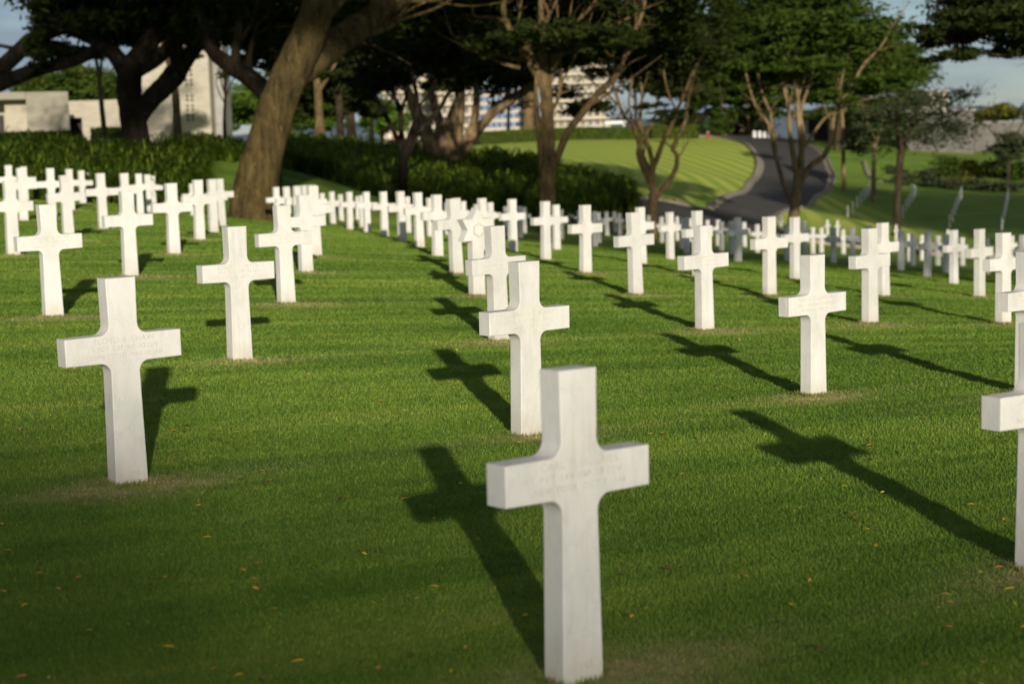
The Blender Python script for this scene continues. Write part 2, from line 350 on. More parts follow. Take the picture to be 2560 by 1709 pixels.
# ------------------------------------------------------------------ ground sheet
def make_ground():
    az = np.unique(np.concatenate([np.linspace(-21, 21, 300), np.linspace(21, 180, 48), np.linspace(-180, -21, 48)]))[:-1]
    az = np.radians(az); rad = np.concatenate([[.4, 1, 1.8], np.geomspace(2.6, 90, 300), np.geomspace(93, 300, 60), np.geomspace(330, 6000, 24)])
    A, Rr = np.meshgrid(az, rad); x = (Rr*np.sin(A)).ravel(); y = (Rr*np.cos(A)).ravel()
    z = G(x, y); na, nr = len(az), len(rad)
    w = wear(x, y)
    d = np.hypot(x, y)
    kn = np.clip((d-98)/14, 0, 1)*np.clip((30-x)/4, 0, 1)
    V = np.c_[x, y, z]; i = np.arange(nr-1)[:, None]; j = np.arange(na)[None, :]
    F = np.stack([i*na+j, (i+1)*na+j, (i+1)*na+(j+1) % na, i*na+(j+1) % na], -1).reshape(-1, 4)[:, ::-1]
    V = np.r_[V, [[0, 0, g1(0, 0)]]]; w = np.r_[w, 0]; kn = np.r_[kn, 0]
    me = mesh_np('ground', V, F, LAWN, {'wear': ('POINT', w), 'knoll': ('POINT', kn)}, True)
    bm = bmesh.new(); bm.from_mesh(me); bm.verts.ensure_lookup_table(); c = bm.verts[len(V)-1]
    for k in range(na): bm.faces.new((bm.verts[k], bm.verts[(k+1) % na], c)).smooth = True
    bmesh.ops.recalc_face_normals(bm, faces=bm.faces); bm.to_mesh(me); bm.free()
    o = link(bpy.data.objects.new('ground', me)); tag(o, 'mown green lawn sloping through the cemetery', 'lawn', kind='structure')
make_ground()
def make_grass():
    n = 1100000
    d = np.exp(rng.uniform(math.log(3.7), math.log(48), n)); a = rng.uniform(-.335, .335, n)
    x = d*np.sin(a); y = d*np.cos(a); keep = np.ones(n, bool)
    for c in FEET:                                   # none inside the stones
        m = (np.abs(x-c[0]) < .12) & (np.abs(y-c[1]) < .12)
        u = (x[m]-c[0])*AD[0]+(y[m]-c[1])*AD[1]; v = (x[m]-c[0])*BD[0]+(y[m]-c[1])*BD[1]
        keep[np.where(m)[0][(np.abs(u) < .085) & (np.abs(v) < .05)]] = False
    x, y, d = x[keep], y[keep], d[keep]; n = len(x); z = G(x, y); w = wear(x, y)
    xt, yt_ = [], []
    for c in FEET:
        if c[1] > 26: continue
        k = int(900*min(1, 10/c[1])); u = rng.uniform(-.11, .11, k); v = np.where(rng.random(k) < .5, -1, 1)*rng.uniform(.050, .075, k); sw = rng.random(k) < .35
        u2 = np.where(sw, np.sign(u)*rng.uniform(.086, .11, k), u); v2 = np.where(sw, rng.uniform(-.06, .06, k), v)
        xt.append(c[0]+AD[0]*u2+BD[0]*v2); yt_.append(c[1]+AD[1]*u2+BD[1]*v2)
    tall = np.concatenate([np.zeros(n), np.ones(sum(len(q) for q in xt))])
    x = np.concatenate([x]+xt); y = np.concatenate([y]+yt_); d = np.hypot(x, y); n = len(x); z = G(x, y); w = wear(x, y)
    th = rng.uniform(0, 2*math.pi, n); wd = np.maximum(.00085*d**.95, .0028)*.5; hh = rng.uniform(.008, .018, n)*(1-.3*w)*(1+.015*d)+tall*rng.uniform(0, .028, n)
    ln = rng.normal(0, .55, (n, 2))*hh[:, None]
    dx, dy = np.cos(th)*wd, np.sin(th)*wd
    V = np.empty((n, 3, 3)); V[:, 0] = np.c_[x-dx, y-dy, z-.004]; V[:, 1] = np.c_[x+dx, y+dy, z-.004]; V[:, 2] = np.c_[x+ln[:, 0], y+ln[:, 1], z+hh]
    me = mesh_np('grass', V.reshape(-1, 3), np.arange(3*n).reshape(n, 3), BLADE, {'wear': ('FACE', w), 'shade': ('FACE', rng.random(n))})
    tag(link(bpy.data.objects.new('grass', me)), 'short mown grass blades covering the near lawn', 'grass', kind='stuff')
make_grass()
# ------------------------------------------------------------------ headstones
def cross_outline():
    zt, a, t0, t1 = 1.0, .298, .595, .729; wt, wn, wb = .0775, .0735, .0838; r = .05
    def hw(z): return wn+(wt-wn)*max(0, (z-.78)/(1-.78)) if z > .7 else wn+(wb-wn)*(max(0, .58-z)/.58)**1.1
    pts = [(hw(-.3), -.3)]
    for z in (0, .15, .3, .42, t0-r): pts.append((hw(z), z))
    x0 = hw(t0-r)
    for k in range(1, 7): an = k/6*math.pi/2; pts.append((x0+r*(1-math.cos(an)), t0-r+r*math.sin(an)))
    pts += [(a, t0+.002), (a+.001, t1-.001)]
    x1 = hw(t1+r)
    for k in range(0, 7): an = (1-k/6)*math.pi/2; pts.append((x1+r*(1-math.cos(an)), t1+r-r*math.sin(an)))
    pts += [(hw(.86), .86), (wt, zt)]
    return pts+[(-x, z) for x, z in pts[::-1]]
DEP = .098
CROSS = MB().prism(cross_outline(), -DEP/2, DEP/2, .0045, 2).mesh('marble_cross', MARBLE)
def text_mesh(name, lines, mat):
    """lines: (text, centre x, z of baseline, cap size, width or None)"""
    bmx = bmesh.new()
    for s, cx, z, size, wd in lines:
        cu = bpy.data.curves.new('tmp', 'FONT'); cu.body = s; cu.size = size; cu.align_x = 'CENTER'; cu.extrude = .0009; cu.space_character = 1.12
        ob = bpy.data.objects.new('tmp', cu); me = bpy.data.meshes.new_from_object(ob)
        k = 1.0
        if wd and len(me.vertices):
            xs = [v.co.x for v in me.vertices]; k = wd/(max(xs)-min(xs))
        me.transform(Matrix.Translation((cx, -DEP/2, z)) @ Matrix.Rotation(math.pi/2, 4, 'X') @ Matrix.Diagonal((k, 1, 1, 1)))
        bmx.from_mesh(me); bpy.data.objects.remove(ob); bpy.data.curves.remove(cu); bpy.data.meshes.remove(me)
    me = bpy.data.meshes.new(name); bmx.to_mesh(me); bmx.free(); me.materials.append(mat); return me
def inscription(par, a, b, c, num=None, wa=.31, wb=.34, wc=.40):
    L = [(a, 0, .692, .039, wa), (b, .005, .657, .030, wb), (c, 0, .620, .030, wc)]
    link(bpy.data.objects.new('inscription', text_mesh('inscription', L, ENGR)), par)
    if num: link(bpy.data.objects.new('plot_number', text_mesh('plot_number', [(num, .012, .040, .036, None)], ENGR)), par)
LMK = [(0, 'the left edge of the photo'), (338, 'the black forked tree trunk'), (622, 'the leaning trunk'), (1186, 'the star-topped headstone'), (1368, 'the tall central tree trunk'), (1632, 'the slim forked tree trunk'), (1990, 'the vase-shaped tree trunk'), (2246, 'the dark slim trunk'), (2560, 'the right edge of the photo')]
ORD = ['first', 'second', 'third', 'fourth', 'fifth', 'sixth', 'seventh', 'eighth', 'ninth', 'tenth', 'eleventh', 'twelfth', 'thirteenth', 'fourteenth', 'fifteenth', 'sixteenth']
CUSTOM = {0: 'largest white marble cross at front centre, nearest the camera, slightly out of focus', 1: 'white marble cross with 185 cut at its foot, front left of the lawn',
 2: 'sharp white cross behind and right of the cross with 185 at its foot', 3: 'sharp white cross with long shadow on the right lawn, worn grass at its foot', 4: 'sharp white cross with 186 at its foot behind the front centre cross',
 5: 'grey-white lettered cross near the left edge, its left arm over another cross', 6: 'large weathered cross right of centre, halfway between the centre tree and the right edge',
 25: 'white cross directly behind the cross with 186, arm hiding the star headstone foot', 46: 'greyish lettered cross at the right edge with only its left arm in view', 47: 'large near cross cut by the right edge, only left arm and stem side in view'}
allc = [(m[0], m[1], p, i) for i, (m, p) in enumerate(zip(M, PM))]+[(e[0], e[1], p, 100+i) for i, (e, p) in enumerate(zip(EX, PE))]+[(e[0], e[1], p, 200+i) for i, (e, p) in enumerate(zip(FARP, PF))]
rest = sorted([c for c in allc if c[3] not in CUSTOM], key=lambda c: c[0])
xs_rest = [c[0] for c in rest]
def auto_label(c):
    lx, ln = min(LMK, key=lambda l: abs(l[0]-c[0]))
    side = 'right' if c[0] >= lx else 'left'
    k = sum(1 for x in xs_rest if (lx <= x < c[0] if side == 'right' else c[0] < x < lx))
    d = float(c[2][1]); size = 'mid-sized' if d < 28 else 'small' if d < 55 else 'tiny'
    if 'edge' in ln: return f"{size} white cross, {ORD[k]} of the smaller crosses in from {ln}"
    return f"{size} white cross, {ORD[k]} of the smaller crosses {side} of {ln}"
GRP = 'white marble crosses standing in rows on the lawn'
NEAR = {}
for x, y, p, i in allc:
    o = bpy.data.objects.new('marble_cross', CROSS); link(o)
    zg = g1(p[0], p[1]); z = p[2] if i < 200 else zg
    if i in (46, 47): z = zg
    o.location = (p[0], p[1], z)
    yw = YAW+R(.45)*p[0]
    if i >= 200: yw = R(58)
    jit = .004 if i < 8 else .008
    o.rotation_euler = (random.gauss(0, jit), random.gauss(0, jit), yw+random.gauss(0, .012 if i < 8 else .03))
    tag(o, CUSTOM.get(i) or auto_label((x, y, p)), 'cross', GRP); NEAR[i] = o
NEAR[0].rotation_euler = (R(-.5), R(1.0), YAW+R(.3)); NEAR[2].rotation_euler.z = YAW-R(1.2); NEAR[4].rotation_euler = (R(.3), R(.5), YAW+R(.8))
inscription(NEAR[0], 'CARL T. HUGHES', 'PVT 149 INF 38 DIV', 'NEW YORK  OCT 7 1944', '165', .32, .34, .38)
inscription(NEAR[1], 'FLOYD B. SHAW', 'S SGT  127 INF  32 DIV', 'CONNECTICUT  MAR 17 1945', '185')
inscription(NEAR[2], 'ROBERT L. HATTER', 'PFC  382 INF  96 DIV', 'CALIFORNIA  OCT 26 1944', '152', .36, .34, .42)
inscription(NEAR[3], 'WALTER GOLDSCHMIDT', 'TEC 4  593 ENGR SHORE REGT', 'MONTANA  JUNE 21 1944', None, .42, .44, .36)
inscription(NEAR[4], 'LENNARD C. KLATT', 'PVT  17 INF  7 DIV', 'TEXAS  DEC 11 1944', '186', .36, .26, .29)
inscription(NEAR[5], 'REGINALD M. NEWELL', 'CPL  307 PROH BN  MC', 'FLORIDA  MAY 11 1942', '184', .42, .42, .34)
inscription(NEAR[25], 'CARROLL C. DAY', 'PFC 165 INF 27 DIV', 'IOWA  JUN 25 1944', None, .30, .34, .30)
inscription(NEAR[6], 'STEPHEN M. MOORE', 'CPL 11 ABN DIV', 'OHIO  FEB 9 1945', None, .36, .26, .30)
inscription(NEAR[12], 'WILLIS E. BURDETT', 'PVT 19 INF 24 DIV', 'OREGON  NOV 3 1944', None, .36, .34, .34)
inscription(NEAR[46], 'MONTE R. VALE', 'SGT 5 MARINES', 'UTAH  MAY 2 1945', None, .36, .30, .30)
inscription(NEAR[47], 'ALDEN J. BYRNE', 'TEC 5 QM CORPS', 'NEW YORK  JAN 3 1945', None, .36, .30, .40)
# the star-topped headstone
def star():
    r = empty('star_headstone', (PSTAR[0], PSTAR[1], PSTAR[2]), YAW)
    tag(r, 'white marble headstone topped by a six-pointed star among the crosses', 'headstone')
    MB().prism([(-.086, -.3), (.086, -.3), (.078, .70), (-.078, .70)], -.05, .05, .0045).build('stem', MARBLE, r)
    pts = []
    for k in range(12):
        an = math.pi/2+k*math.pi/6; q = .245 if k % 2 == 0 else .245/math.sqrt(3)
        pts.append((q*math.cos(an), .755+q*math.sin(an)))
    MB().prism(pts, -.058, .056, .004).build('star', MARBLE, r)
    h = MB(); ho = [(.085*math.cos(k*math.pi/3+math.pi/6), .085*math.sin(k*math.pi/3+math.pi/6)) for k in range(6)]; hi = [(x*.78, z*.78) for x, z in ho]
    for k in range(6):
        q = [ho[k], ho[(k+1) % 6], hi[(k+1) % 6], hi[k]]
        a = [h.bm.verts.new((x, -.0720, .755+z)) for x, z in q]; b = [h.bm.verts.new((x, -.0555, .755+z)) for x, z in q]
        h.bm.faces.new(a[::-1])
        for n in range(4): h.bm.faces.new((a[n], a[(n+1) % 4], b[(n+1) % 4], b[n]))
    bmesh.ops.recalc_face_normals(h.bm, faces=h.bm.faces)
    h.build('hexagon_relief', ENGR, r)
star()
# crosses in slanting lines on the shaded slope across the valley
NAMES4 = ['leftmost', 'second', 'third', 'rightmost']
for k, (a, b) in enumerate(ROWS):
    A, B = at(*a), at(*b)
    for i, t in enumerate((0, .20, .385, .55, .70, .82, .92, 1.0)):
        q = A+(B-A)*t
        o = link(bpy.data.objects.new('marble_cross', CROSS)); o.location = (q[0], q[1], g1(q[0], q[1])-.05); o.rotation_euler = (0, 0, R(82))
        tag(o, f"shaded cross on far slope, {ORD[i]} from near end of the {NAMES4[k]} slanting line", 'cross', 'crosses in slanting lines on the shaded slope')
# ------------------------------------------------------------------ fallen leaves
def leaf_meshes():
    out = []
    for nme, c1, c2 in (('yellow', (.62, .40, .03), (.80, .55, .06)), ('orange', (.48, .22, .05), (.66, .34, .09)), ('brown', (.10, .045, .02), (.18, .08, .04))):
        m = simple(nme+'_dry_leaf', c1, c2, 60, .7, 0)
        V = [(-.022, 0, 0), (-.008, .0085, .004), (.010, .008, .005), (.024, 0, .002), (.010, -.008, .003), (-.008, -.0085, .004), (0, 0, .001)]
        bm = bmesh.new(); vs = [bm.verts.new(v) for v in V]
        for i in range(6): bm.faces.new((vs[i], vs[(i+1) % 6], vs[6]))
        me = bpy.data.meshes.new('fallen_leaf'); bm.to_mesh(me); bm.free(); me.materials.append(m); out.append((nme, me))
    return out
LM = leaf_meshes()
lv = []
for k in range(420):
    d = math.exp(random.uniform(math.log(4.3), math.log(22))); a = random.uniform(-.31, .31); lv.append((d, d*math.sin(a), d*math.cos(a)))
lv.sort()
lv = lv[::4]+[q for i, q in enumerate(lv) if i % 4]
for d, x, y in lv[:105]:
    nme, me = random.choices(LM, (6, 3, 3))[0]
    o = link(bpy.data.objects.new('fallen_leaf', me)); o.location = (x, y, g1(x, y)+.022); o.scale = [random.uniform(.34, .66)*(1+.02*d)]*3
    o.rotation_euler = (random.gauss(0, .4), random.gauss(0, .4), random.uniform(0, 6.3))
    tag(o, f"small {nme} fallen leaf lying on the mown grass", 'leaf', f'{nme} fallen leaves scattered on the lawn')
def leaf_stuff():
    bm = bmesh.new()
    for d, x, y in lv[105:]:
        nme, me = LM[0]
        m2 = me.copy(); q_ = random.uniform(.6, 1.25)*(.8+.02*d); m2.transform(Matrix.Translation((x, y, g1(x, y)+.021)) @ Matrix.Rotation(random.uniform(0, 6), 4, 'Z') @ Matrix.Diagonal((q_, q_, q_, 1))); bm.from_mesh(m2); bpy.data.meshes.remove(m2)
    me = bpy.data.meshes.new('leaf_litter'); bm.to_mesh(me); bm.free()
    for l in LM: me.materials.append(l[1].materials[0])
    for i, p in enumerate(me.polygons): p.material_index = (0, 1, 0, 2, 1)[(i//6) % 5]
    tag(link(bpy.data.objects.new('leaf_litter', me)), 'scatter of tiny dry leaves on the middle of the lawn', 'leaves', kind='stuff')
leaf_stuff()
# ------------------------------------------------------------------ trees
def tube(limbs, sides=10, rough=.06):
    """limbs: lists of (x,y,z,r) world points -> V,F"""
    Vs, Fs, off = [], [], 0
    for L in limbs:
        P = np.array([l[:3] for l in L], float); r = np.array([l[3] for l in L], float)
        s = np.linspace(0, 1, len(P)); m = max(6, 4*len(P)); t = np.linspace(0, 1, m)
        # smooth (Catmull-like) resample
        Q = np.empty((m, 3)); rr = np.interp(t, s, r)
        for i, tt in enumerate(t):
            u = tt*(len(P)-1); k = min(int(u), len(P)-2); f = u-k
            p0, p1, p2, p3 = P[max(k-1, 0)], P[k], P[k+1], P[min(k+2, len(P)-1)]
            Q[i] = .5*((2*p1)+(-p0+p2)*f+(2*p0-5*p1+4*p2-p3)*f*f+(-p0+3*p1-3*p2+p3)*f**3)
        T = np.gradient(Q, axis=0); T /= np.linalg.norm(T, axis=1)[:, None]+1e-9
        ref = np.array([.3, 1., .2]); ref /= np.linalg.norm(ref)
        A = np.cross(T, ref); A /= np.linalg.norm(A, axis=1)[:, None]+1e-9; B = np.cross(T, A)
        an = np.linspace(0, 2*math.pi, sides, endpoint=False); ph = rng.uniform(0, 6.3, 3)
        lump = 1+rough*np.sin(2*an[None]+ph[0]+t[:, None]*7)+rough*.8*np.sin(3*an[None]+ph[1]-t[:, None]*11)+rng.normal(0, rough*.35, (m, sides))
        V = Q[:, None]+(rr[:, None]*lump)[:, :, None]*(np.cos(an)[None, :, None]*A[:, None]+np.sin(an)[None, :, None]*B[:, None])
        i = np.arange(m-1)[:, None]; j = np.arange(sides)[None]
        F = np.stack([i*sides+j, i*sides+(j+1) % sides, (i+1)*sides+(j+1) % sides, (i+1)*sides+j], -1).reshape(-1, 4)+off
        Vs.append(V.reshape(-1, 3)); Fs.append(F); off += m*sides
    return np.concatenate(Vs), np.concatenate(Fs)
def leaf_quads(P, size, flat=.5, aspect=.45):
    n = len(P); a = rng.normal(size=(n, 3)); a[:, 2] *= flat; a /= np.linalg.norm(a, axis=1)[:, None]
    b = np.cross(a, rng.normal(size=(n, 3))); b /= np.linalg.norm(b, axis=1)[:, None]+1e-9
    s = size*rng.uniform(.6, 1.35, n)[:, None]; a = a*s; b = b*s*aspect
    V = np.stack([P-a, P-b*.9+a*.1, P+a, P+b*.9+a*.1], 1).reshape(-1, 3)
    return V, np.arange(4*n).reshape(n, 4)
def crown_points(c, rad, n, clumps, tight=.30):
    """n leaves gathered in clumps inside an ellipsoid: uneven edge, gaps between clumps"""
    k = max(3, clumps); u = rng.normal(size=(k, 3)); u /= np.linalg.norm(u, axis=1)[:, None]; u *= (rng.random(k)**.45)[:, None]
    idx = rng.integers(0, k, n); sc = rng.uniform(.5, 1.3, k)
    q = u[idx]+rng.normal(0, tight/1.6, (n, 3))*sc[idx][:, None]*np.array([1.25, 1.25, .6])
    return np.asarray(c)+q*np.asarray(rad)[None], np.clip(sc[idx]*.45+rng.normal(0, .22, n)+.1, 0, 1)
def LQ(p):
    t = p[..., 0]*-math.sin(R(9.2))+p[..., 1]*math.cos(R(9.2)); return np.stack([p[..., 0]*math.cos(R(9.2))+p[..., 1]*math.sin(R(9.2)), p[..., 2]-CAMZ+t*math.tan(R(13))], -1)
GAPS = LQ(np.array([at(*q) for q in [(1180, 388, 93), (1240, 392, 94), (1300, 400, 94), (1360, 416, 92), (1420, 432, 90), (1440, 425, 92), (700, 362, 87), (770, 364, 88), (840, 366, 88), (910, 372, 89), (1185, 290, 83), (1235, 285, 83), (1180, 340, 83), (1160, 250, 83), (802, 320, 97), (1315, 300, 111), (1160, 420, 80)]]))
def sun_gaps(P, S):
    q = LQ(P); m = np.ones(len(P), bool)
    for g in GAPS: m &= ~((np.hypot((q[:, 0]-g[0])/1.5, (q[:, 1]-g[1])/.55) < 1) & (rng.random(len(P)) < .93))
    return P[m], S[m]
def tree(name, label, cat, d, limbs, blobs, bk, lf, leaf=.16, group='trees behind the crosses', ground=True, flat=.5, tight=.30, sides=10, twigs=1.0, rs=1.0):
    """limbs and blobs measured in the photograph: (x, y, radius[, nearer/farther]) at distance d"""
    b = limbs[0][0]; B = at(b[0], b[1], d); zg = g1(B[0], B[1])
    if not ground: zg = B[2]
    root = empty(name, (B[0], B[1], zg)); tag(root, label, cat, group); o = np.array([B[0], B[1], zg])
    W = []
    for li, L in enumerate(limbs):
        q = []
        for pi, l in enumerate(L):
            dd = d+(l[3] if len(l) > 3 else 0)
            p = at(l[0], l[1], dd)-o
            q.append((p[0], p[1], p[2], l[2]*dd/FPX*(rs if li else 1)))
        if li == 0 and ground:
            q[0] = (q[0][0], q[0][1], min(q[0][2], -.25), q[0][3]*1.15)
        W.append(q)
    W2 = []
    for li, q in enumerate(W):
        e = np.array(q[-1][:3]); dr_ = e-np.array(q[-2][:3]); ln_ = max(np.linalg.norm(dr_), .3); dr_ = dr_/ln_; r0 = q[-1][3]
        Lx = min(3.0, 22*r0+.35)
        j1 = dr_+rng.normal(0, .22, 3); j2 = dr_+rng.normal(0, .4, 3)+np.array([0, 0, .15])
        q += [(*(e+j1*Lx*.5), r0*.55), (*(e+j1*Lx*.5+j2*Lx*.5), max(.008, r0*.16))]
        if twigs <= 0: continue
        P_ = np.array(q)
        for _ in range(int(twigs*(1.0 if li else .6)*max(2, len(q)-2))):
            t_ = rng.uniform(.42 if li == 0 else .25, .97)*(len(q)-1); k_ = int(t_); f_ = t_-k_
            b_ = P_[k_]*(1-f_)+P_[min(k_+1, len(q)-1)]*f_; ax = P_[min(k_+1, len(q)-1)][:3]-P_[k_][:3]; ax /= np.linalg.norm(ax)+1e-6
            sd_ = rng.normal(size=3); sd_ -= ax*(sd_@ax); sd_ /= np.linalg.norm(sd_)+1e-6
            dv = ax*rng.uniform(.4, 1.0)+sd_*rng.uniform(.5, .9)+np.array([0, 0, .45]); dv /= np.linalg.norm(dv); r1 = b_[3]*rng.uniform(.25, .45); Ln = min(4.5, r1*rng.uniform(26, 46)+.5)
            p1 = b_[:3]+dv*Ln*.4+rng.normal(0, .06, 3)*Ln; p2 = p1+(dv+rng.normal(0, .3, 3))*Ln*.6
            W2.append([(*b_[:3], r1), (*p1, r1*.7), (*p2, max(.006, r1*.18))])
            for _k in range(2):
                d2 = dv+rng.normal(0, .55, 3); b2 = b_[:3]*(.3)+p1*.7 if _k else p1; r2 = r1*.45
                W2.append([(*b2, r2), (*(b2+d2*Ln*.28), r2*.65), (*(b2+d2*Ln*.5+rng.normal(0, .08, 3)*Ln), max(.005, r2*.2))])
    W += W2
    V, F = tube(W, sides)
    me = mesh_np('trunk', V, F, bk, None, True); link(bpy.data.objects.new('trunk', me), root)
    Ps, Ss = [], []
    for bl in blobs:
        x, y, rx, ry, n = bl[:5]; dd = d+(bl[5] if len(bl) > 5 else 0); k = dd/FPX
        dr = bl[6] if len(bl) > 6 else rx*k
        n = int(n*2.4); P, S = crown_points(at(x, y, dd)-o, (rx*k, dr, ry*k), n, max(6, int(n/110)), tight); Ps.append(P); Ss.append(S)
    P = np.concatenate(Ps); S = np.concatenate(Ss); P, S = sun_gaps(P+o, S); P = P-o
    V, F = leaf_quads(P, leaf*.82, flat, .38); me = mesh_np('crown', V, F, lf, {'shade': ('FACE', S)}); link(bpy.data.objects.new('crown', me), root)
    return root
# the great leaning trunk
tree('leaning_tree', 'massive tree with thick brown trunk leaning right, left of centre', 'tree', 47,
 [[(632, 532, 66), (640, 480, 57), (655, 400, 50), (675, 320, 47), (700, 240, 44), (735, 165, 42), (768, 100, 41), (790, 40, 39), (805, -30, 36), (820, -120, 32), (860, -260, 24), (920, -420, 14)],
  [(722, 205, 30, .3), (775, 160, 38, .8), (850, 100, 36, 2), (930, 42, 31, 3), (1010, -15, 27, 4), (1110, -90, 20, 5), (1240, -200, 13, 6)],
  [(795, 55, 18), (830, 30, 11), (870, -20, 9), (910, -90, 7)], [(805, -40, 24), (740, -140, 20, -1), (640, -260, 14, -3)], [(815, -100, 22), (880, -220, 18, -3), (960, -380, 12, -6)]],
 [(300, -520, 430, 150, 3600, -2, 9), (750, -560, 460, 150, 4200, -3, 10), (1250, -540, 480, 150, 4200, 1, 10), (870, -120, 200, 60, 900, 5, 3), (1150, -190, 260, 60, 900, 8, 4), (880, 20, 70, 40, 500, 5, 2), (560, -190, 220, 60, 1500, 2, 5)], BK_BIG, LF_DARK, .22, tight=.36, sides=18)
# the black forked tree before the tower
tree('forked_tree', 'black-trunked spreading tree with forked limbs in front of the white tower', 'tree', 60,
 [[(338, 372, 42), (336, 330, 34), (326, 270, 32), (322, 215, 34), (330, 170, 32), (365, 120, 26), (395, 70, 21), (420, 0, 17), (450, -90, 13)],
  [(338, 300, 26), (370, 256, 27), (410, 216, 26), (440, 185, 27), (452, 166, 22)], [(446, 178, 14), (430, 120, 12), (425, 60, 11), (440, -20, 9)],
  [(340, 172, 24), (400, 138, 18), (450, 85, 15), (500, 30, 12), (560, -40, 9)],
  [(322, 190, 26), (290, 140, 21), (255, 110, 19), (178, 71, 17), (143, 64, 16), (115, 46, 13), (110, 15, 11), (84, -5, 10), (50, -40, 8)],
  [(262, 114, 17), (220, 135, 17), (170, 155, 16), (110, 170, 16), (50, 190, 17), (0, 208, 20), (-60, 232, 20)],
  [(300, -10, 16, 2), (255, 25, 18), (178, 58, 19), (143, 72, 19), (77, 104, 19), (43, 132, 19), (0, 172, 20), (-50, 202, 20)], [(110, 30, 8), (130, -40, 6), (160, -120, 5)]],
 [(170, 20, 110, 60, 2300, 2, 3), (95, 90, 40, 55, 420, -1, 1.2), (85, 140, 22, 40, 140, -1, .8), (320, 40, 140, 60, 2600, 2, 4), (470, 40, 110, 80, 2300, 3, 4), (260, 90, 90, 40, 900, 3, 3), (160, 125, 60, 25, 300, 1, 1.5), (230, -130, 320, 90, 2600, 0, 7), (520, -130, 240, 90, 1800, 2, 6), (400, -260, 420, 90, 2800, 0, 8), (120, -720, 260, 150, 900, -2, 6)], BK_BLACK, LF_DARK, .20, flat=.8, sides=14, twigs=.3)
tree('limbed_tree', 'brown-limbed tree half hidden behind the leaning trunk', 'tree', 56,
 [[(672, 440, 28), (674, 300, 27), (666, 238, 26), (620, 192, 23), (570, 160, 20), (530, 125, 16), (520, 80, 13), (500, 20, 11), (490, -60, 9)],
  [(585, 168, 13), (590, 120, 12), (597, 60, 10), (585, 0, 9), (590, -60, 7)], [(630, 196, 10), (622, 150, 8), (630, 110, 6), (645, 60, 5)], [(600, 100, 8), (622, 70, 6), (640, 20, 5)], [(690, 235, 24), (730, 190, 22), (800, 130, 20), (880, 80, 15), (960, 20, 10)]],
 [(560, 40, 110, 75, 2400, 3, 4), (650, 80, 90, 70, 1500, 4, 3), (690, 30, 110, 60, 1500, 5, 4), (640, 150, 45, 35, 320, 4, 2), (520, -60, 200, 70, 2400, 3, 5), (900, 60, 110, 50, 1300, 6, 4)], BK_DARK, LF_DARK, .20, sides=12)
tree('slender_tree', 'slender pale-stemmed tree in front of the low white wall building', 'tree', 72, [[(264, 372, 8), (258, 300, 6.5), (255, 270, 6), (248, 200, 5.5), (238, 140, 4), (225, 90, 3)], [(250, 215, 4), (254, 150, 3.5), (256, 100, 3)]],
 [(235, 120, 40, 30, 300, 0, 1), (255, 80, 50, 40, 400, 0, 1.4)], BK_TAN, LF_MID, .18)
tree('tan_stem_tree', 'tan-stemmed tree standing against the white tower', 'tree', 88, [[(447, 372, 13), (443, 320, 10), (440, 240, 9), (430, 180, 8), (415, 110, 7), (400, 40, 5)], [(430, 190, 5), (418, 150, 5), (410, 90, 4)]], [(420, 60, 70, 40, 900, 2, 2.5), (470, 130, 40, 18, 220, 0, 1.4)], BK_TAN, LF_DARK, .2)
tree('twiggy_tree', 'thin leafless-looking dark tree right of the white tower', 'tree', 96, [[(563, 372, 5), (561, 300, 4), (563, 235, 3)], [(563, 240, 2.5), (552, 200, 1.8), (548, 170, 1.2)], [(563, 240, 2.5), (566, 200, 1.8), (568, 168, 1.2)], [(563, 245, 2.5), (580, 205, 1.8), (592, 180, 1.2)], [(562, 260, 2), (545, 225, 1.5), (540, 205, 1)]], [(565, 190, 22, 18, 60, 0, .6)], BK_BLACK, LF_DARK, .15)
for (x, w, dd, top, lab) in [(802, 14, 97, 110, 'tall tree with sunlit tan foot right of the leaning trunk'), (727, 10, 104, 200, 'dark tree trunk just right of the leaning trunk'), (853, 12, 100, 190, 'left trunk of the close brown pair right of the leaning trunk'), (880, 14, 102, 200, 'right trunk of the close brown pair right of the leaning trunk')]:
    tree('shade_tree', lab, 'tree', dd, [[(x, 362, w), (x-3, 320, w*.8), (x-6, 250, w*.75), (x-10, 190, w*.7), (x-16, top-40, w*.5)], [(x-6, 230, w*.45), (x+22, 185, w*.35), (x+45, 140, w*.2)], [(x-8, 210, w*.4), (x-35, 165, w*.3), (x-50, 120, w*.2)]],
      [(x-10, top+20, 85, 55, 1500, 3, 4), (x+30, top+70, 50, 30, 450, 2, 2.5)], BK_DARK if x != 802 else BK_TAN, LF_DARK, .26)
tree('multistem_tree', 'small black many-stemmed tree silhouetted over the shaded bed', 'tree', 69, [[(1003, 498, 11), (1008, 430, 11), (1012, 388, 12)], [(1012, 390, 8), (985, 330, 6), (958, 280, 6), (945, 255, 5), (922, 246, 4), (900, 225, 3)], [(1012, 388, 9), (1003, 330, 7), (1000, 275, 7), (985, 240, 6), (976, 205, 5), (960, 160, 3)], [(1018, 390, 9), (1045, 332, 7), (1075, 302, 7), (1100, 270, 6), (1120, 235, 5), (1140, 190, 3)], [(1045, 330, 4), (1050, 265, 4), (1072, 238, 3), (1090, 190, 2.5)], [(1002, 290, 4), (1015, 240, 4), (1030, 190, 3)], [(958, 272, 3), (975, 255, 3), (985, 230, 2)]],
 [(950, 190, 90, 45, 1500, 2, 3), (1020, 120, 120, 45, 1900, 3, 4), (1110, 200, 55, 40, 700, 2, 2), (1140, 120, 90, 50, 1300, 3, 3), (905, 240, 30, 18, 200, 0, 1.2), (930, 110, 120, 50, 1600, 4, 4)], BK_BLACK, LF_DARK, .2)
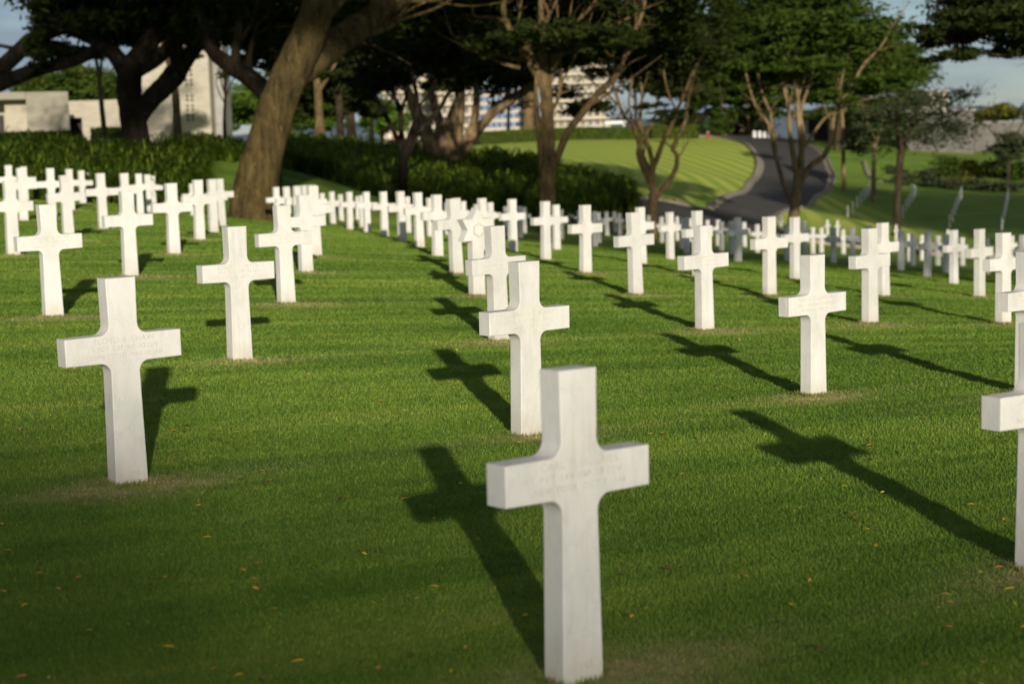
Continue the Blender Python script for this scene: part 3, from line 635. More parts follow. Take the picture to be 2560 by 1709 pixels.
tree('fig_tree', 'thick-footed many-stemmed fig tree with sunlit grey limbs', 'tree', 84, [[(1118, 440, 50), (1118, 395, 36), (1116, 360, 26)], [(1108, 425, 24), (1092, 395, 23), (1062, 325, 18), (1040, 280, 15), (1020, 230, 11), (1000, 170, 8)], [(1112, 420, 18), (1097, 370, 14), (1100, 310, 12), (1086, 260, 10), (1075, 200, 8)], [(1125, 425, 18), (1142, 380, 12), (1152, 310, 9), (1155, 240, 8), (1155, 170, 6)], [(1128, 425, 18), (1155, 375, 13), (1183, 310, 10), (1192, 250, 9), (1187, 190, 7)], [(1132, 420, 20), (1168, 360, 14), (1215, 300, 12), (1250, 266, 13), (1300, 236, 11), (1350, 200, 8)]],
 [(1060, 150, 80, 40, 900, 2, 3), (1180, 180, 90, 35, 1100, 1, 3), (1270, 190, 90, 35, 1300, 1, 3), (1330, 150, 90, 45, 1300, 3, 3.5), (1230, 120, 110, 45, 1600, 3, 4), (1215, 240, 30, 18, 160, -1, 1), (1265, 255, 60, 40, 170, 6, 3)], BK_PALE, LF_DARK, .22, twigs=.35)
tree('central_tree', 'tall pale-barked tree at centre with spreading sunlit limbs', 'tree', 66, [[(1367, 508, 21), (1369, 450, 18.5), (1370, 400, 17), (1372, 340, 15), (1368, 280, 16), (1365, 230, 17), (1362, 205, 15)],
 [(1358, 470, 9), (1352, 380, 10), (1346, 320, 9), (1342, 268, 7)], [(1362, 222, 13), (1330, 165, 11), (1297, 112, 10), (1268, 60, 9), (1258, 20, 8), (1270, -50, 6)], [(1362, 215, 11), (1340, 150, 9), (1315, 110, 8), (1300, 88, 7), (1340, 72, 6), (1372, 45, 5), (1360, 5, 4)], [(1370, 215, 10), (1385, 165, 9), (1398, 140, 9), (1410, 110, 7), (1440, 60, 5), (1480, 15, 4)],
 [(1374, 445, 11), (1395, 390, 10.5), (1420, 330, 10), (1450, 290, 10), (1490, 240, 9), (1530, 200, 9), (1555, 160, 8), (1575, 100, 7), (1600, 50, 6), (1620, -30, 5)],
 [(1310, 150, 6), (1252, 140, 5.5), (1200, 112, 5), (1170, 96, 5), (1135, 92, 4), (1120, 60, 3)], [(1300, 170, 6, -1), (1260, 160, 5, -1), (1215, 140, 4.5, -1), (1170, 120, 3, -1)], [(1262, 52, 6), (1235, 45, 5), (1185, 40, 4), (1180, 10, 3)], [(1415, 118, 5), (1480, 85, 4.5), (1540, 62, 4), (1580, 40, 3)], [(1400, 140, 5), (1450, 120, 4), (1500, 95, 4), (1560, 85, 3)], [(1352, 60, 4), (1378, 30, 4), (1400, -20, 3)]],
 [(1130, 20, 130, 60, 2000, 4, 4), (1270, -40, 160, 60, 2400, 2, 5), (1420, 20, 150, 55, 2300, 4, 5), (1560, 60, 120, 60, 2200, 4, 5), (1650, 0, 130, 70, 2000, 3, 5), (1460, 150, 80, 30, 500, 3, 3), (1200, 70, 120, 40, 1000, 5, 4), (1340, 110, 120, 50, 1100, 6, 4), (1300, -190, 430, 70, 3000, 0, 9), (1620, -170, 260, 70, 1900, 1, 7), (1230, 110, 70, 30, 420, -2, 2), (1320, 60, 90, 50, 500, -2, 2.5), (1430, 90, 80, 40, 520, -2, 2.5), (1530, 110, 70, 40, 500, -2, 2.5), (1450, 240, 80, 60, 300, 5, 4), (1380, 30, 120, 50, 900, 5, 4), (1250, 20, 110, 50, 900, 5, 4)], BK_TAN, LF_DARK, .2, sides=12, twigs=.55, rs=.88)
tree('slim_forked_tree', 'slim brown forked tree at the foot of the sunny knoll', 'tree', 76, [[(1628, 568, 13), (1632, 500, 12), (1635, 468, 11)], [(1632, 475, 10), (1625, 430, 9), (1610, 400, 8), (1597, 360, 7), (1585, 320, 7), (1560, 290, 6), (1545, 250, 5), (1530, 205, 4)], [(1632, 440, 8), (1632, 415, 8), (1622, 370, 7), (1605, 330, 6), (1600, 300, 5), (1605, 240, 4), (1600, 190, 3)], [(1630, 425, 8), (1645, 390, 8), (1660, 350, 7), (1680, 310, 7), (1690, 280, 6), (1710, 240, 5), (1732, 180, 4)], [(1636, 500, 8), (1670, 456, 8), (1690, 420, 8), (1692, 388, 7), (1681, 370, 6), (1700, 335, 6), (1715, 295, 5), (1722, 240, 4), (1740, 170, 3)], [(1585, 315, 4), (1572, 260, 3.5), (1580, 200, 3)], [(1545, 262, 4), (1505, 225, 3), (1470, 195, 2)], [(1690, 275, 4), (1670, 230, 3), (1660, 180, 3)]],
 [(1540, 190, 70, 40, 750, 2, 2.5), (1620, 150, 100, 60, 1700, 2, 4), (1720, 150, 90, 75, 1900, 2, 4), (1580, 80, 120, 60, 1600, 4, 4), (1700, 60, 120, 70, 1900, 3, 4), (1745, 245, 45, 40, 450, 2, 2), (1660, 240, 60, 25, 260, 2, 2), (1600, 260, 90, 40, 240, 1, 3), (1710, 280, 60, 36, 220, 1, 2)], BK_TAN, LF_DARK, .2, twigs=.7, rs=.82)
tree('vase_tree', 'vase-shaped tree with many pale stems in front of the road', 'tree', 84, [[(1983, 566, 17), (1987, 520, 14), (1990, 488, 13)], [(1983, 515, 9), (1960, 462, 8), (1948, 425, 8), (1935, 380, 6), (1925, 330, 6), (1920, 308, 5), (1895, 275, 5), (1880, 240, 4), (1865, 185, 3)], [(1955, 440, 6), (1943, 400, 6), (1936, 350, 5), (1928, 300, 5), (1925, 280, 5), (1905, 230, 4), (1895, 185, 3)],
 [(1991, 500, 11), (1990, 430, 10), (1982, 380, 9), (1975, 330, 8), (1972, 270, 7), (1960, 220, 6), (1950, 165, 4)], [(1995, 470, 10), (2004, 400, 9), (2000, 340, 8), (1995, 280, 8), (1995, 240, 7), (1985, 180, 5), (1990, 110, 4)], [(2003, 410, 7), (2010, 340, 6), (2002, 280, 6), (2020, 220, 5), (2032, 165, 4), (2050, 90, 3)], [(1994, 470, 11), (2025, 417, 9), (2060, 390, 9), (2077, 350, 8), (2083, 300, 8), (2095, 265, 7), (2130, 215, 6), (2160, 160, 5), (2200, 120, 4), (2235, 60, 3)], [(2012, 366, 5), (2050, 310, 5), (2070, 290, 4), (2115, 265, 3), (2160, 250, 2)], [(2093, 272, 4), (2100, 220, 3.5), (2112, 170, 3)], [(1990, 260, 4), (2010, 200, 3.5), (2040, 130, 3)], [(1975, 260, 4), (1965, 200, 3.5), (1970, 120, 3)]],
 [(1850, 150, 90, 60, 1500, 1, 4), (1940, 90, 110, 70, 2200, 1, 4.5), (2050, 60, 120, 70, 2400, 1, 5), (2130, 120, 110, 55, 1700, 2, 4), (2200, 90, 90, 45, 1100, 3, 3.5), (1850, 40, 110, 70, 1800, 2, 4), (1990, -30, 190, 60, 2500, 2, 5), (2010, 170, 100, 28, 650, -1, 3), (1900, 215, 50, 30, 350, 1, 2), (1940, 260, 90, 30, 260, 2, 3), (2060, 240, 90, 36, 420, 1, 3), (2150, 210, 70, 30, 400, 1, 3), (1930, 170, 100, 50, 900, 3, 4), (2060, 160, 110, 50, 900, 3, 4)], BK_PALE, LF_MID, .22, twigs=.7, rs=.72)
tree('sloping_crown_tree', 'broad dark green tree behind the vase-shaped tree', 'tree', 188, [[(2090, 400, 9), (2095, 330, 8), (2105, 260, 7), (2120, 180, 5)], [(2100, 290, 4), (2140, 240, 3), (2170, 200, 2)]],
 [(2130, 180, 130, 45, 2200, 0, 6), (2220, 180, 100, 50, 1800, 3, 5), (2060, 210, 100, 45, 1500, 3, 5), (2250, 140, 60, 35, 700, 3, 3), (2180, 240, 110, 34, 1100, 0, 5), (2080, 290, 90, 30, 420, 0, 4), (2200, 300, 80, 26, 420, 2, 4)], BK_DARK, LF_MID, .48)
tree('dark_slim_tree', 'dark slim-trunked tree with thin grey-green crown on the right slope', 'tree', 104, [[(2240, 572, 10), (2243, 520, 9), (2245, 480, 8.5), (2250, 403, 9), (2254, 362, 8)], [(2254, 372, 6), (2245, 320, 4), (2225, 300, 3), (2205, 292, 2.5)], [(2256, 365, 6), (2270, 330, 5), (2283, 300, 4), (2290, 270, 3), (2302, 235, 2)], [(2266, 350, 4), (2310, 326, 3), (2350, 300, 2), (2390, 285, 1.5)], [(2275, 320, 3), (2320, 290, 2.5), (2370, 260, 2), (2420, 240, 1.5)]],
 [(2320, 320, 95, 75, 620, 0, 4), (2250, 285, 80, 60, 480, 0, 4), (2390, 310, 60, 60, 260, 0, 3), (2340, 255, 80, 40, 260, 0, 3), (2420, 245, 36, 30, 80, 0, 2), (2230, 345, 60, 45, 260, 2, 3)], BK_DARK, LF_GREY, .18, tight=.6, twigs=1.8)
tree('thin_tree', 'thin pale-stemmed tree at the bend of the right path', 'tree', 142, [[(2184, 465, 6), (2185, 391, 5), (2192, 345, 4.5), (2204, 318, 3.5), (2215, 280, 2.5)], [(2190, 350, 3), (2178, 325, 2), (2165, 300, 1.5)]], [(2200, 285, 45, 28, 500, 0, 3), (2165, 300, 30, 20, 250, 0, 2), (2160, 345, 50, 40, 700, 4, 3)], BK_PALE, LF_GREY, .34)
tree('thin_tree', 'thin tan trunk just right of the vase-shaped tree', 'tree', 150, [[(2110, 372, 5), (2106, 300, 4), (2102, 262, 3)], [(2105, 290, 2), (2120, 255, 1.5)]], [(2100, 240, 50, 22, 500, 0, 3)], BK_PALE, LF_MID, .36)
wood = [(1722, 340, 6, BK_TAN), (1742, 345, 5, BK_DARK), (1790, 338, 5, BK_TAN), (1808, 342, 5, BK_DARK), (1830, 338, 4, BK_PALE), (1855, 342, 8, BK_PALE), (1872, 340, 5, BK_TAN), (1905, 332, 6, BK_TAN)]
for k, (x, y, w, bk) in enumerate(wood):
    tree('grove_tree', f'slim tree in the grove behind the road, {ORD[k]} trunk from its left end', 'tree', 214+4*(k % 3), [[(x, y, w), (x-2, 290, w*.75), (x-6, 240, w*.65), (x-10, 180, w*.5)], [(x-4, 260, w*.4), (x+14, 220, w*.3), (x+25, 180, w*.2)]],
      [(x-8, 170, 62, 50, 1500, 3, 5), (x+15, 235, 46, 32, 700, 2, 4), (x-12, 285, 30, 20, 170, 1, 3)], bk, LF_MID if k % 2 else LF_DARK, .42, 'slim trees in the grove behind the road')
tree('shade_tree', 'thick tan trunk flaring upward just left of the tall central tree', 'tree', 196, [[(1322, 345, 15), (1322, 300, 12), (1321, 265, 13), (1318, 235, 16), (1310, 190, 13), (1295, 130, 10)], [(1324, 245, 9), (1345, 195, 8), (1370, 140, 6)]], [(1300, 110, 130, 60, 2600, 0, 5), (1420, 90, 110, 60, 2200, 2, 5), (1180, 90, 120, 60, 2400, 3, 5), (1340, 195, 60, 24, 420, -2, 3)], BK_TAN, LF_DARK, .46)
tree('shade_tree', 'slim black trunk in front of the blue glass block', 'tree', 196, [[(1271, 345, 6), (1271, 300, 4.5), (1273, 250, 4), (1278, 190, 3.5), (1285, 120, 2.5)], [(1272, 245, 3), (1258, 210, 2.2), (1245, 170, 1.6)]], [(1260, 150, 110, 40, 1700, 0, 4), (1060, 70, 150, 65, 2800, 3, 6)], BK_BLACK, LF_DARK, .46)
tree('shade_tree', 'dark tree between the central tree and the slim forked tree', 'tree', 204, [[(1592, 350, 6), (1590, 300, 5), (1588, 240, 4), (1580, 170, 3)], [(1590, 280, 3), (1612, 235, 2.2), (1630, 190, 1.6)], [(1589, 250, 3), (1560, 215, 2), (1540, 190, 1.5)]], [(1590, 140, 130, 60, 2600, 0, 6), (1700, 110, 110, 75, 2400, 3, 5), (1500, 100, 110, 60, 2200, 2, 5), (1640, 220, 70, 28, 480, 0, 3)], BK_DARK, LF_DARK, .5)
tree('shade_tree', 'dark tree filling the gap above the small black tree', 'tree', 150, [[(930, 350, 6), (930, 300, 5), (934, 240, 4.5), (940, 170, 4)], [(932, 250, 3), (915, 205, 2.5), (905, 160, 2)]], [(860, 110, 130, 70, 2800, 0, 6), (980, 90, 120, 70, 2600, 3, 6), (740, 80, 110, 60, 2300, 3, 5)], BK_BLACK, LF_DARK, .38)
tree('overhanging_tree', 'dark crown hanging into the top right corner over the sky', 'tree', 58, [[(2960, 640, 40), (2940, 400, 34), (2880, 200, 28), (2760, 110, 18), (2640, 120, 9), (2560, 135, 5), (2490, 138, 3), (2420, 120, 2)], [(2880, 190, 18), (2760, 30, 12), (2600, -40, 8), (2450, -40, 5)], [(2700, 112, 7), (2600, 70, 5), (2480, 50, 4), (2380, 80, 2.5)]],
 [(2500, 50, 130, 55, 2600, 0, 3), (2390, 70, 90, 40, 1300, 0, 2.5), (2380, 135, 60, 22, 500, 0, 1.6), (2560, 115, 70, 30, 800, 0, 2), (2600, 0, 200, 80, 3500, 2, 5), (2330, 95, 45, 22, 420, 0, 1.6), (2460, 5, 100, 40, 1200, 2, 3)], BK_DARK, LF_DARK, .17, flat=.8)
tree('round_crown_tree', 'bright green round-crowned tree seen behind the leaning trunk', 'tree', 138, [[(640, 372, 7), (638, 310, 6), (632, 260, 5), (620, 230, 3)], [(637, 290, 3), (655, 255, 2.5)]], [(640, 250, 110, 45, 2600, 0, 6), (760, 265, 90, 45, 2000, 0, 5), (590, 290, 50, 35, 800, 0, 3), (700, 305, 70, 30, 900, 0, 3), (800, 300, 60, 34, 800, 0, 3), (860, 270, 40, 40, 500, 0, 3)], BK_DARK, LF_BRIGHT, .34)
for k, (x, y, rx, ry, lab) in enumerate([(120, 225, 90, 40, 'dense green tree rising over the left pavilion roof'), (180, 215, 50, 50, 'taller green tree rising between the two low white buildings'), (265, 225, 55, 52, 'green tree rising behind the low doorway building')]):
    tree('bushy_tree', lab, 'tree', 132, [[(x, 372, 6), (x, 300, 5), (x+3, 240, 4)]], [(x, y, rx, ry, 2200, 0, 4), (x+10, y+50, rx*.9, ry*.7, 900, 0, 4)], BK_DARK, LF_MID, .32, 'trees behind the low white buildings')
tree('bushy_tree', 'pale green bushy tree beyond the people left of the fig tree', 'tree', 165, [[(955, 365, 6), (955, 320, 5), (958, 290, 3)]], [(950, 290, 45, 45, 1300, 0, 5), (1000, 300, 40, 35, 700, 0, 4)], BK_DARK, LF_BRIGHT, .36)
tree('sprawling_tree', 'low sprawling grey-stemmed tree at the right edge before the wall', 'tree', 165, [[(2520, 402, 4), (2522, 385, 3.5), (2530, 360, 3)], [(2520, 392, 4), (2505, 365, 3)], [(2522, 388, 4), (2545, 360, 3)]], [(2525, 364, 46, 40, 700, 0, 3), (2562, 356, 40, 38, 450, 0, 2), (2535, 392, 40, 20, 350, 0, 2)], BK_DARK, LF_GREY, .3)
tree('bushy_tree', 'yellow-green bushy tree above the right boundary wall', 'tree', 215, [[(2490, 385, 6), (2490, 330, 5), (2490, 300, 3)]], [(2490, 285, 50, 26, 1000, 0, 5), (2460, 295, 30, 18, 350, 0, 4)], BK_DARK, LF_YEL, .42)
# trees standing outside the frame that shade the right of the plot and one added to darken the foreground
SUNT = math.tan(R(13)); TD = np.array([-math.sin(R(9.2)), math.cos(R(9.2))])
def shade_tree(name, label, x, y, blobs, lf, leaf, r=.3, tight=.3):
    """blobs: centre L (across the light), Q (height where the light passes the camera), half-sizes, leaves"""
    zg = g1(x, y); root = empty(name, (x, y, zg)); tag(root, label, 'tree', 'trees outside the frame'); o = np.array([x, y, zg])
    t0 = x*TD[0]+y*TD[1]; Ps, Ss, Ls = [], [], []
    for L, Q, rl, rq, n, dt in blobs:
        t = t0+dt; c = np.array([L*TD[1]+t*TD[0], -L*TD[0]+t*TD[1], Q+CAMZ-t*SUNT])
        P, S = crown_points(c-o, (rl, min(rl, 3.5), rq), n, max(8, n//70), tight); Ps.append(P); Ss.append(S)
        c = c-o; Ls.append([(0, 0, max(1.5, c[2]*.55), r*.55), (c[0]*.4, c[1]*.4, c[2]*.8, r*.35), (*c, r*.12)])
    Ls.insert(0, [(0, 0, -.3, r*1.2), (.05, 0, 1.5, r), (0, .1, max(2.5, Ls[0][0][2]+1), r*.7)])
    V, F = tube(Ls, 10); link(bpy.data.objects.new('trunk', mesh_np('trunk', V, F, BK_DARK, None, True)), root)
    P, S = sun_gaps(np.concatenate(Ps)+o, np.concatenate(Ss)); V, F = leaf_quads(P-o, leaf); link(bpy.data.objects.new('crown', mesh_np('crown', V, F, lf, {'shade': ('FACE', S)})), root)
shade_tree('spreading_tree', 'spreading tree right of the frame shading the right-hand crosses', 14, 9, [(12.6, 7.9, 3.0, 2.3, 5000, 0), (17, 7.2, 4.6, 2.3, 6000, 1), (20.5, 8.0, 3.4, 1.7, 2500, 0), (9.4, 10.4, 2.2, 1.3, 1600, -1), (13.5, 10.6, 4, 1.2, 2200, 1)], LF_MID, .15, .3, .42)
shade_tree('tall_tree', 'tall tree right of the frame shading the planted bed', 17, 2, [(13, 14.6, 7, 2.2, 6000, 0), (7, 14.2, 4, 1.6, 2600, 0), (18, 16.5, 5, 2, 2000, 0), (3.4, 15.6, 2.6, 1.5, 3000, 0), (1.2, 16.4, 2.0, 1.0, 1200, 0), (11, 22.5, 7.5, 2.0, 5200, 0), (24, 25, 5, 1.8, 1500, 2)], LF_MID, .16, .4)
shade_tree('lofty_tree', 'lofty tree left of the frame shading the black-trunked tree', -16, 5, [(-4.2, 16.6, 3.6, 2.6, 5200, 0), (0.5, 18.5, 3.0, 1.6, 2200, 0), (-9, 17.5, 3, 1.4, 1300, 0)], LF_MID, .16, .4)
shade_tree('valley_tree', 'tree right of the frame shading the far valley slope', 36, 62, [(48, 22.5, 6, 5.5, 9000, 0), (57, 23, 7, 6.5, 12000, 1), (67, 24.5, 7, 6.5, 10000, 0), (53, 28, 8, 2.5, 4000, 0)], LF_MID, .30, .4, .4)
shade_tree('added_dimming_tree', 'added unseen tree behind the camera dimming the foreground lawn', -6, -72, [(.3, -1.0, 6.5, .60, 3000, 0), (-2.7, -.12, 2.7, .62, 3300, 2), (6, -.5, 4, .7, 500, -2)], LF_MID, .14, .35, .55)  # unseen crown added so the near lawn darkens like lens vignetting
# ------------------------------------------------------------------ planted beds and hedges
def strap_bed(name, label, region, n, hgt, mat, blade=.6, wid=.05, droop=.25):
    """tufts of arching strap leaves; region = list of (x, y) ground points of tufts"""
    P = np.array(region); zg = G(P[:, 0], P[:, 1], False); Vs, Fs, Ss, off = [], [], [], 0
    nt = len(P); nb = n
    c = np.repeat(np.c_[P, zg], nb, 0); m = len(c); th = rng.uniform(0, 2*math.pi, m); ln = blade*rng.uniform(.6, 1.25, m); up = rng.uniform(.55, 1.0, m)
    h = np.repeat(hgt*rng.uniform(.75, 1.2, nt), nb)
    dirv = np.c_[np.cos(th), np.sin(th), np.zeros(m)]; side = np.c_[-np.sin(th), np.cos(th), np.zeros(m)]*wid
    base = c+dirv*rng.uniform(0, .12, m)[:, None]+np.c_[np.zeros((m, 2)), h*rng.uniform(0, .65, m)]
    k1 = base+dirv*(ln*.35)[:, None]+np.c_[np.zeros((m, 2)), ln*up*.75]; k2 = base+dirv*(ln*.95)[:, None]+np.c_[np.zeros((m, 2)), ln*(up*.75-.3)]
    V = np.stack([base-side*.6, base+side*.6, k1+side, k1-side, k2], 1)
    V4 = V.reshape(-1, 3); i = np.arange(m)*5
    me = bpy.data.meshes.new(name)
    F = np.concatenate([np.stack([i, i+1, i+2], 1), np.stack([i, i+2, i+3], 1), np.stack([i+3, i+2, i+4], 1)])
    s = rng.random(m); me = mesh_np(name, V4, F, mat, {'shade': ('FACE', np.concatenate([s, s, s]))})
    o = link(bpy.data.objects.new(name, me)); return o
def quad_region(poly, n):
    """poly: 4 ground points (photo x, y, distance) near-left, near-right, far-right, far-left"""
    q = [at(*p)[:2] for p in poly]; u = rng.random(n)[:, None]; v = rng.random(n)[:, None]
    return (q[0]*(1-u)+q[1]*u)*(1-v)+(q[3]*(1-u)+q[2]*u)*v
reg = np.concatenate([quad_region([(-60, 470, 46), (300, 475, 47), (300, 440, 57), (-60, 440, 57)], 330), quad_region([(300, 475, 47), (480, 470, 50), (530, 440, 62), (300, 440, 57)], 170), quad_region([(480, 450, 60), (640, 440, 62), (640, 400, 72), (480, 400, 70)], 120)])
tag(strap_bed('strap_leaf_plants', '', reg, 30, np.r_[np.full(500, .80), np.full(120, .42)], LF_STRAP, .72, .03), 'tall sunlit strap-leaved planting bed left of the leaning trunk', 'planting', kind='stuff')
reg = np.concatenate([quad_region([(690, 430, 64), (1100, 480, 71), (1100, 400, 90), (690, 372, 86)], 640), quad_region([(1100, 480, 71), (1400, 515, 77), (1400, 440, 92), (1100, 395, 90)], 520), quad_region([(1400, 515, 77), (1590, 525, 82), (1570, 495, 88), (1400, 455, 90)], 330)])
tag(strap_bed('strap_leaf_plants', '', reg, 22, .85, LF_STRAP, .8, .045), 'wide strap-leaved planting bed, mostly in shade, behind the central tree', 'planting', kind='stuff')
def hedge(name, label, pts, wid, h, n, lf, leaf=.1, group=None, core=None):
    """clipped hedge along ground points: leafy skin over a solid core"""
    P = [np.array([p[0], p[1], g1(p[0], p[1])]) for p in pts]; root = empty(name, P[0]); tag(root, label, 'hedge', group); o = P[0]
    m = MB()
    for a, b in zip(P, P[1:]):
        t = (b-a); t[2] = 0; t /= np.linalg.norm(t); s = np.array([-t[1], t[0], 0])*wid*.46
        vs = [m.bm.verts.new(Vector(q-o)) for q in (a-s-[0, 0, .1], a+s-[0, 0, .1], b+s-[0, 0, .1], b-s-[0, 0, .1], a-s+[0, 0, h*.95], a+s+[0, 0, h*.95], b+s+[0, 0, h*.95], b-s+[0, 0, h*.95])]
        for q in ((3, 2, 1, 0), (4, 5, 6, 7), (0, 1, 5, 4), (1, 2, 6, 5), (2, 3, 7, 6), (3, 0, 4, 7)): m.bm.faces.new([vs[i] for i in q])
    m.build('hedge_core', DARKLEAF, root)
    seg = [np.linalg.norm(b-a) for a, b in zip(P, P[1:])]; k = rng.choice(len(seg), n, p=np.array(seg)/sum(seg)); u = rng.random(n)
    A = np.array(P)[k]; Bq = np.array(P)[k+1]; t = Bq-A; t[:, 2] = 0; t /= np.linalg.norm(t, axis=1)[:, None]; s = np.c_[-t[:, 1], t[:, 0], np.zeros(n)]
    face = rng.random(n); off = np.where(face < .4, -1, np.where(face < .55, 1, rng.uniform(-1, 1, n)))*wid/2; zz = np.where(face < .55, rng.random(n)*h, h)
    Q = A+(Bq-A)*u[:, None]+s*off[:, None]+np.c_[np.zeros((n, 2)), zz]+rng.normal(0, .04, (n, 3))-o
    V, F = leaf_quads(Q, leaf, 1, .6); link(bpy.data.objects.new('foliage', mesh_np('foliage', V, F, lf, {'shade': ('FACE', rng.random(n))})), root)
    return root
DARKLEAF = simple('hedge_interior', (.018, .03, .008), (.03, .05, .012), 4, .9, 0)
hp = lambda L: [hit(*p)[:2] for p in L]
def hpd(L): return [at(*p)[:2] for p in L]
hedge('clipped_hedge', 'long clipped yellow-green hedge along the top of the sunny knoll', hpd([(1190, 352, 182), (1350, 352, 186), (1450, 352, 190), (1610, 350, 194)]), 1.8, 1.3, 9000, LF_HEDGE, .12)
hedge('clipped_hedge', 'short rounded hedge end left of the road on the knoll', hpd([(1622, 350, 196), (1738, 348, 198)]), 2.0, 1.45, 4000, LF_HEDGE, .12)
hedge('dark_hedge', 'dark clipped hedge in front of the left pavilion', hpd([(-60, 352, 78), (60, 352, 79), (185, 352, 80)]), 1.2, .55, 3500, LF_DARK, .1)
hedge('low_hedge', 'small green hedge before the white parapet at left', hpd([(235, 362, 92), (320, 362, 93)]), 1, .75, 1200, LF_MID, .12)
# shrubs of the right-hand garden
def shrub(name, label, x, y, d, rx, h, n, lf, leaf=.2, group='shrubs in the right-hand garden'):
    B = at(x, y, d); zg = g1(B[0], B[1]); root = empty(name, (B[0], B[1], zg)); tag(root, label, 'shrub', group); k = d/FPX
    P, S = crown_points((0, 0, h*.5), (rx*k, rx*k*.7, h*.5), n, max(8, n//60), .34); P[:, 2] = np.abs(P[:, 2])
    V, F = leaf_quads(P, leaf, .9, .5); link(bpy.data.objects.new('foliage', mesh_np('foliage', V, F, lf, {'shade': ('FACE', S)})), root)
    st = [[(0, 0, -.2, .06), (random.uniform(-.2, .2), .05, h*.4, .04), (random.uniform(-rx*k*.5, rx*k*.5), .1, h*.8, .015)] for _ in range(4)]
    V, F = tube(st, 6); link(bpy.data.objects.new('stems', mesh_np('stems', V, F, BK_DARK, None, True)), root)
for a in [('grey pale shrub at the left end of the right garden bed', 2250, 420, 165, 36, 2.0, 900, LF_GREY), ('grey-green shrub second along the right garden bed', 2310, 425, 165, 36, 1.9, 900, LF_GREY), ('dense green shrub before the dappled wall', 2370, 420, 172, 40, 2.6, 1200, LF_MID), ('yellow-flecked green shrub right of the dense one', 2430, 425, 172, 40, 2.2, 1200, LF_YEL), ('dark green shrub below the right boundary wall', 2490, 420, 176, 45, 2.2, 1200, LF_DARK), ('green shrub cut by the right edge below the wall', 2550, 425, 174, 40, 2.2, 1000, LF_MID),
  ('low silvery shrub in front of the garden at far right', 2520, 455, 160, 55, 1.1, 1200, LF_GREY), ('low silvery shrub edging the garden lawn', 2430, 450, 162, 50, 1.0, 1100, LF_GREY), ('low grey edging shrub nearest the curved path', 2350, 442, 164, 45, .9, 900, LF_GREY)]:
    shrub('garden_shrub', *a)
shrub('red_shrub', 'dark red-leaved shrub right of the vase-shaped tree', 2132, 350, 190, 26, 2.4, 800, LF_RED, .22)
for a in [('long dark bush closing the grove behind the trunks', 1860, 345, 226, 75, 4.2, 2600, LF_DARK, .3), ('dark tall bush behind the slim forked tree', 1690, 345, 222, 60, 3.6, 1800, LF_DARK, .3), ('round green bush left of the road top', 1795, 350, 208, 40, 2.6, 1200, LF_MID), ('dark green bush behind the short hedge end', 1745, 348, 212, 38, 2.8, 900, LF_DARK), ('reddish low bush among the grove trunks', 1835, 348, 212, 26, 1.3, 600, LF_RED), ('bright low bush in the grove', 1822, 340, 214, 18, 1.9, 500, LF_BRIGHT)]:
    shrub('grove_bush', *a, group='bushes by the top of the road')
def palm(x, y, d, label):
    B = at(x, y, d); root = empty('palm', (B[0], B[1], g1(B[0], B[1]))); tag(root, label, 'palm'); hh = B[2]-root.location.z
    V, F = tube([[(0, 0, -.2, .16), (.05, 0, hh*.5, .13), (0, 0, hh, .12)]], 8); link(bpy.data.objects.new('trunk', mesh_np('trunk', V, F, BK_DARK, None, True)), root)
    for k in range(13):
        a = k*2*math.pi/13+random.uniform(-.2, .2); L = random.uniform(1.9, 2.6); up = random.uniform(.2, .9); Vv, Ff, Pp = [], [], []
        for i in range(16):
            t = i/15; Pp.append(np.array([math.cos(a)*L*t, math.sin(a)*L*t, hh+up*L*t-1.25*L*t*t]))
        Vv = list(Pp)
        for i in range(15):
            t = i/15; w = .42*math.sin(math.pi*min(1, t*.9+.08)); s_ = np.array([-math.sin(a), math.cos(a), 0])*w
            for sg in (1, -1): Vv.append(Pp[i]+s_*sg+(Pp[i+1]-Pp[i])*.9-np.array([0, 0, w*.5])); Ff.append((i, i+1, len(Vv)-1))
        link(bpy.data.objects.new('frond', mesh_np('frond', Vv, Ff, LF_DARK, {'shade': ('FACE', rng.random(len(Ff)))})), root)
palm(2585, 255, 170, 'drooping palm crown at the right edge above the wall')
# ------------------------------------------------------------------ road with kerbs
RL = [(1640, 344, 204), (1720, 344.5, 203), (1790, 346, 200), (1850, 356, 190), (1882, 378, 176), (1895, 408, 162), (1884, 440, 148), (1862, 476, 132), (1820, 512, 116), (1760, 545, 102), (1690, 566, 91)]
RRt = [(1660, 338, 212), (1740, 338, 211), (1880, 338, 210), (1985, 348, 201), (2050, 378, 185), (2083, 418, 166), (2080, 452, 153), (2050, 486, 139), (2010, 520, 123), (1950, 548, 108), (1880, 575, 93)]
XN = [(1380, 577, 77), (1560, 583, 79), (1700, 592, 80), (1850, 607, 81), (2100, 622, 82), (2340, 642, 80), (2620, 668, 78)]
XF = [(1380, 562, 84), (1560, 567, 87), (1700, 572, 89), (1850, 584, 90), (2100, 603, 90), (2340, 624, 88), (2620, 648, 86)]
def smooth_line(P, n):
    P = np.array(P, float); out = []
    for tt in np.linspace(0, len(P)-1, n):
        k = min(int(tt), len(P)-2); f = tt-k; p0, p1, p2, p3 = P[max(k-1, 0)], P[k], P[k+1], P[min(k+2, len(P)-1)]
        out.append(.5*((2*p1)+(-p0+p2)*f+(2*p0-5*p1+4*p2-p3)*f*f+(-p0+3*p1-3*p2+p3)*f**3))
    return np.array(out)
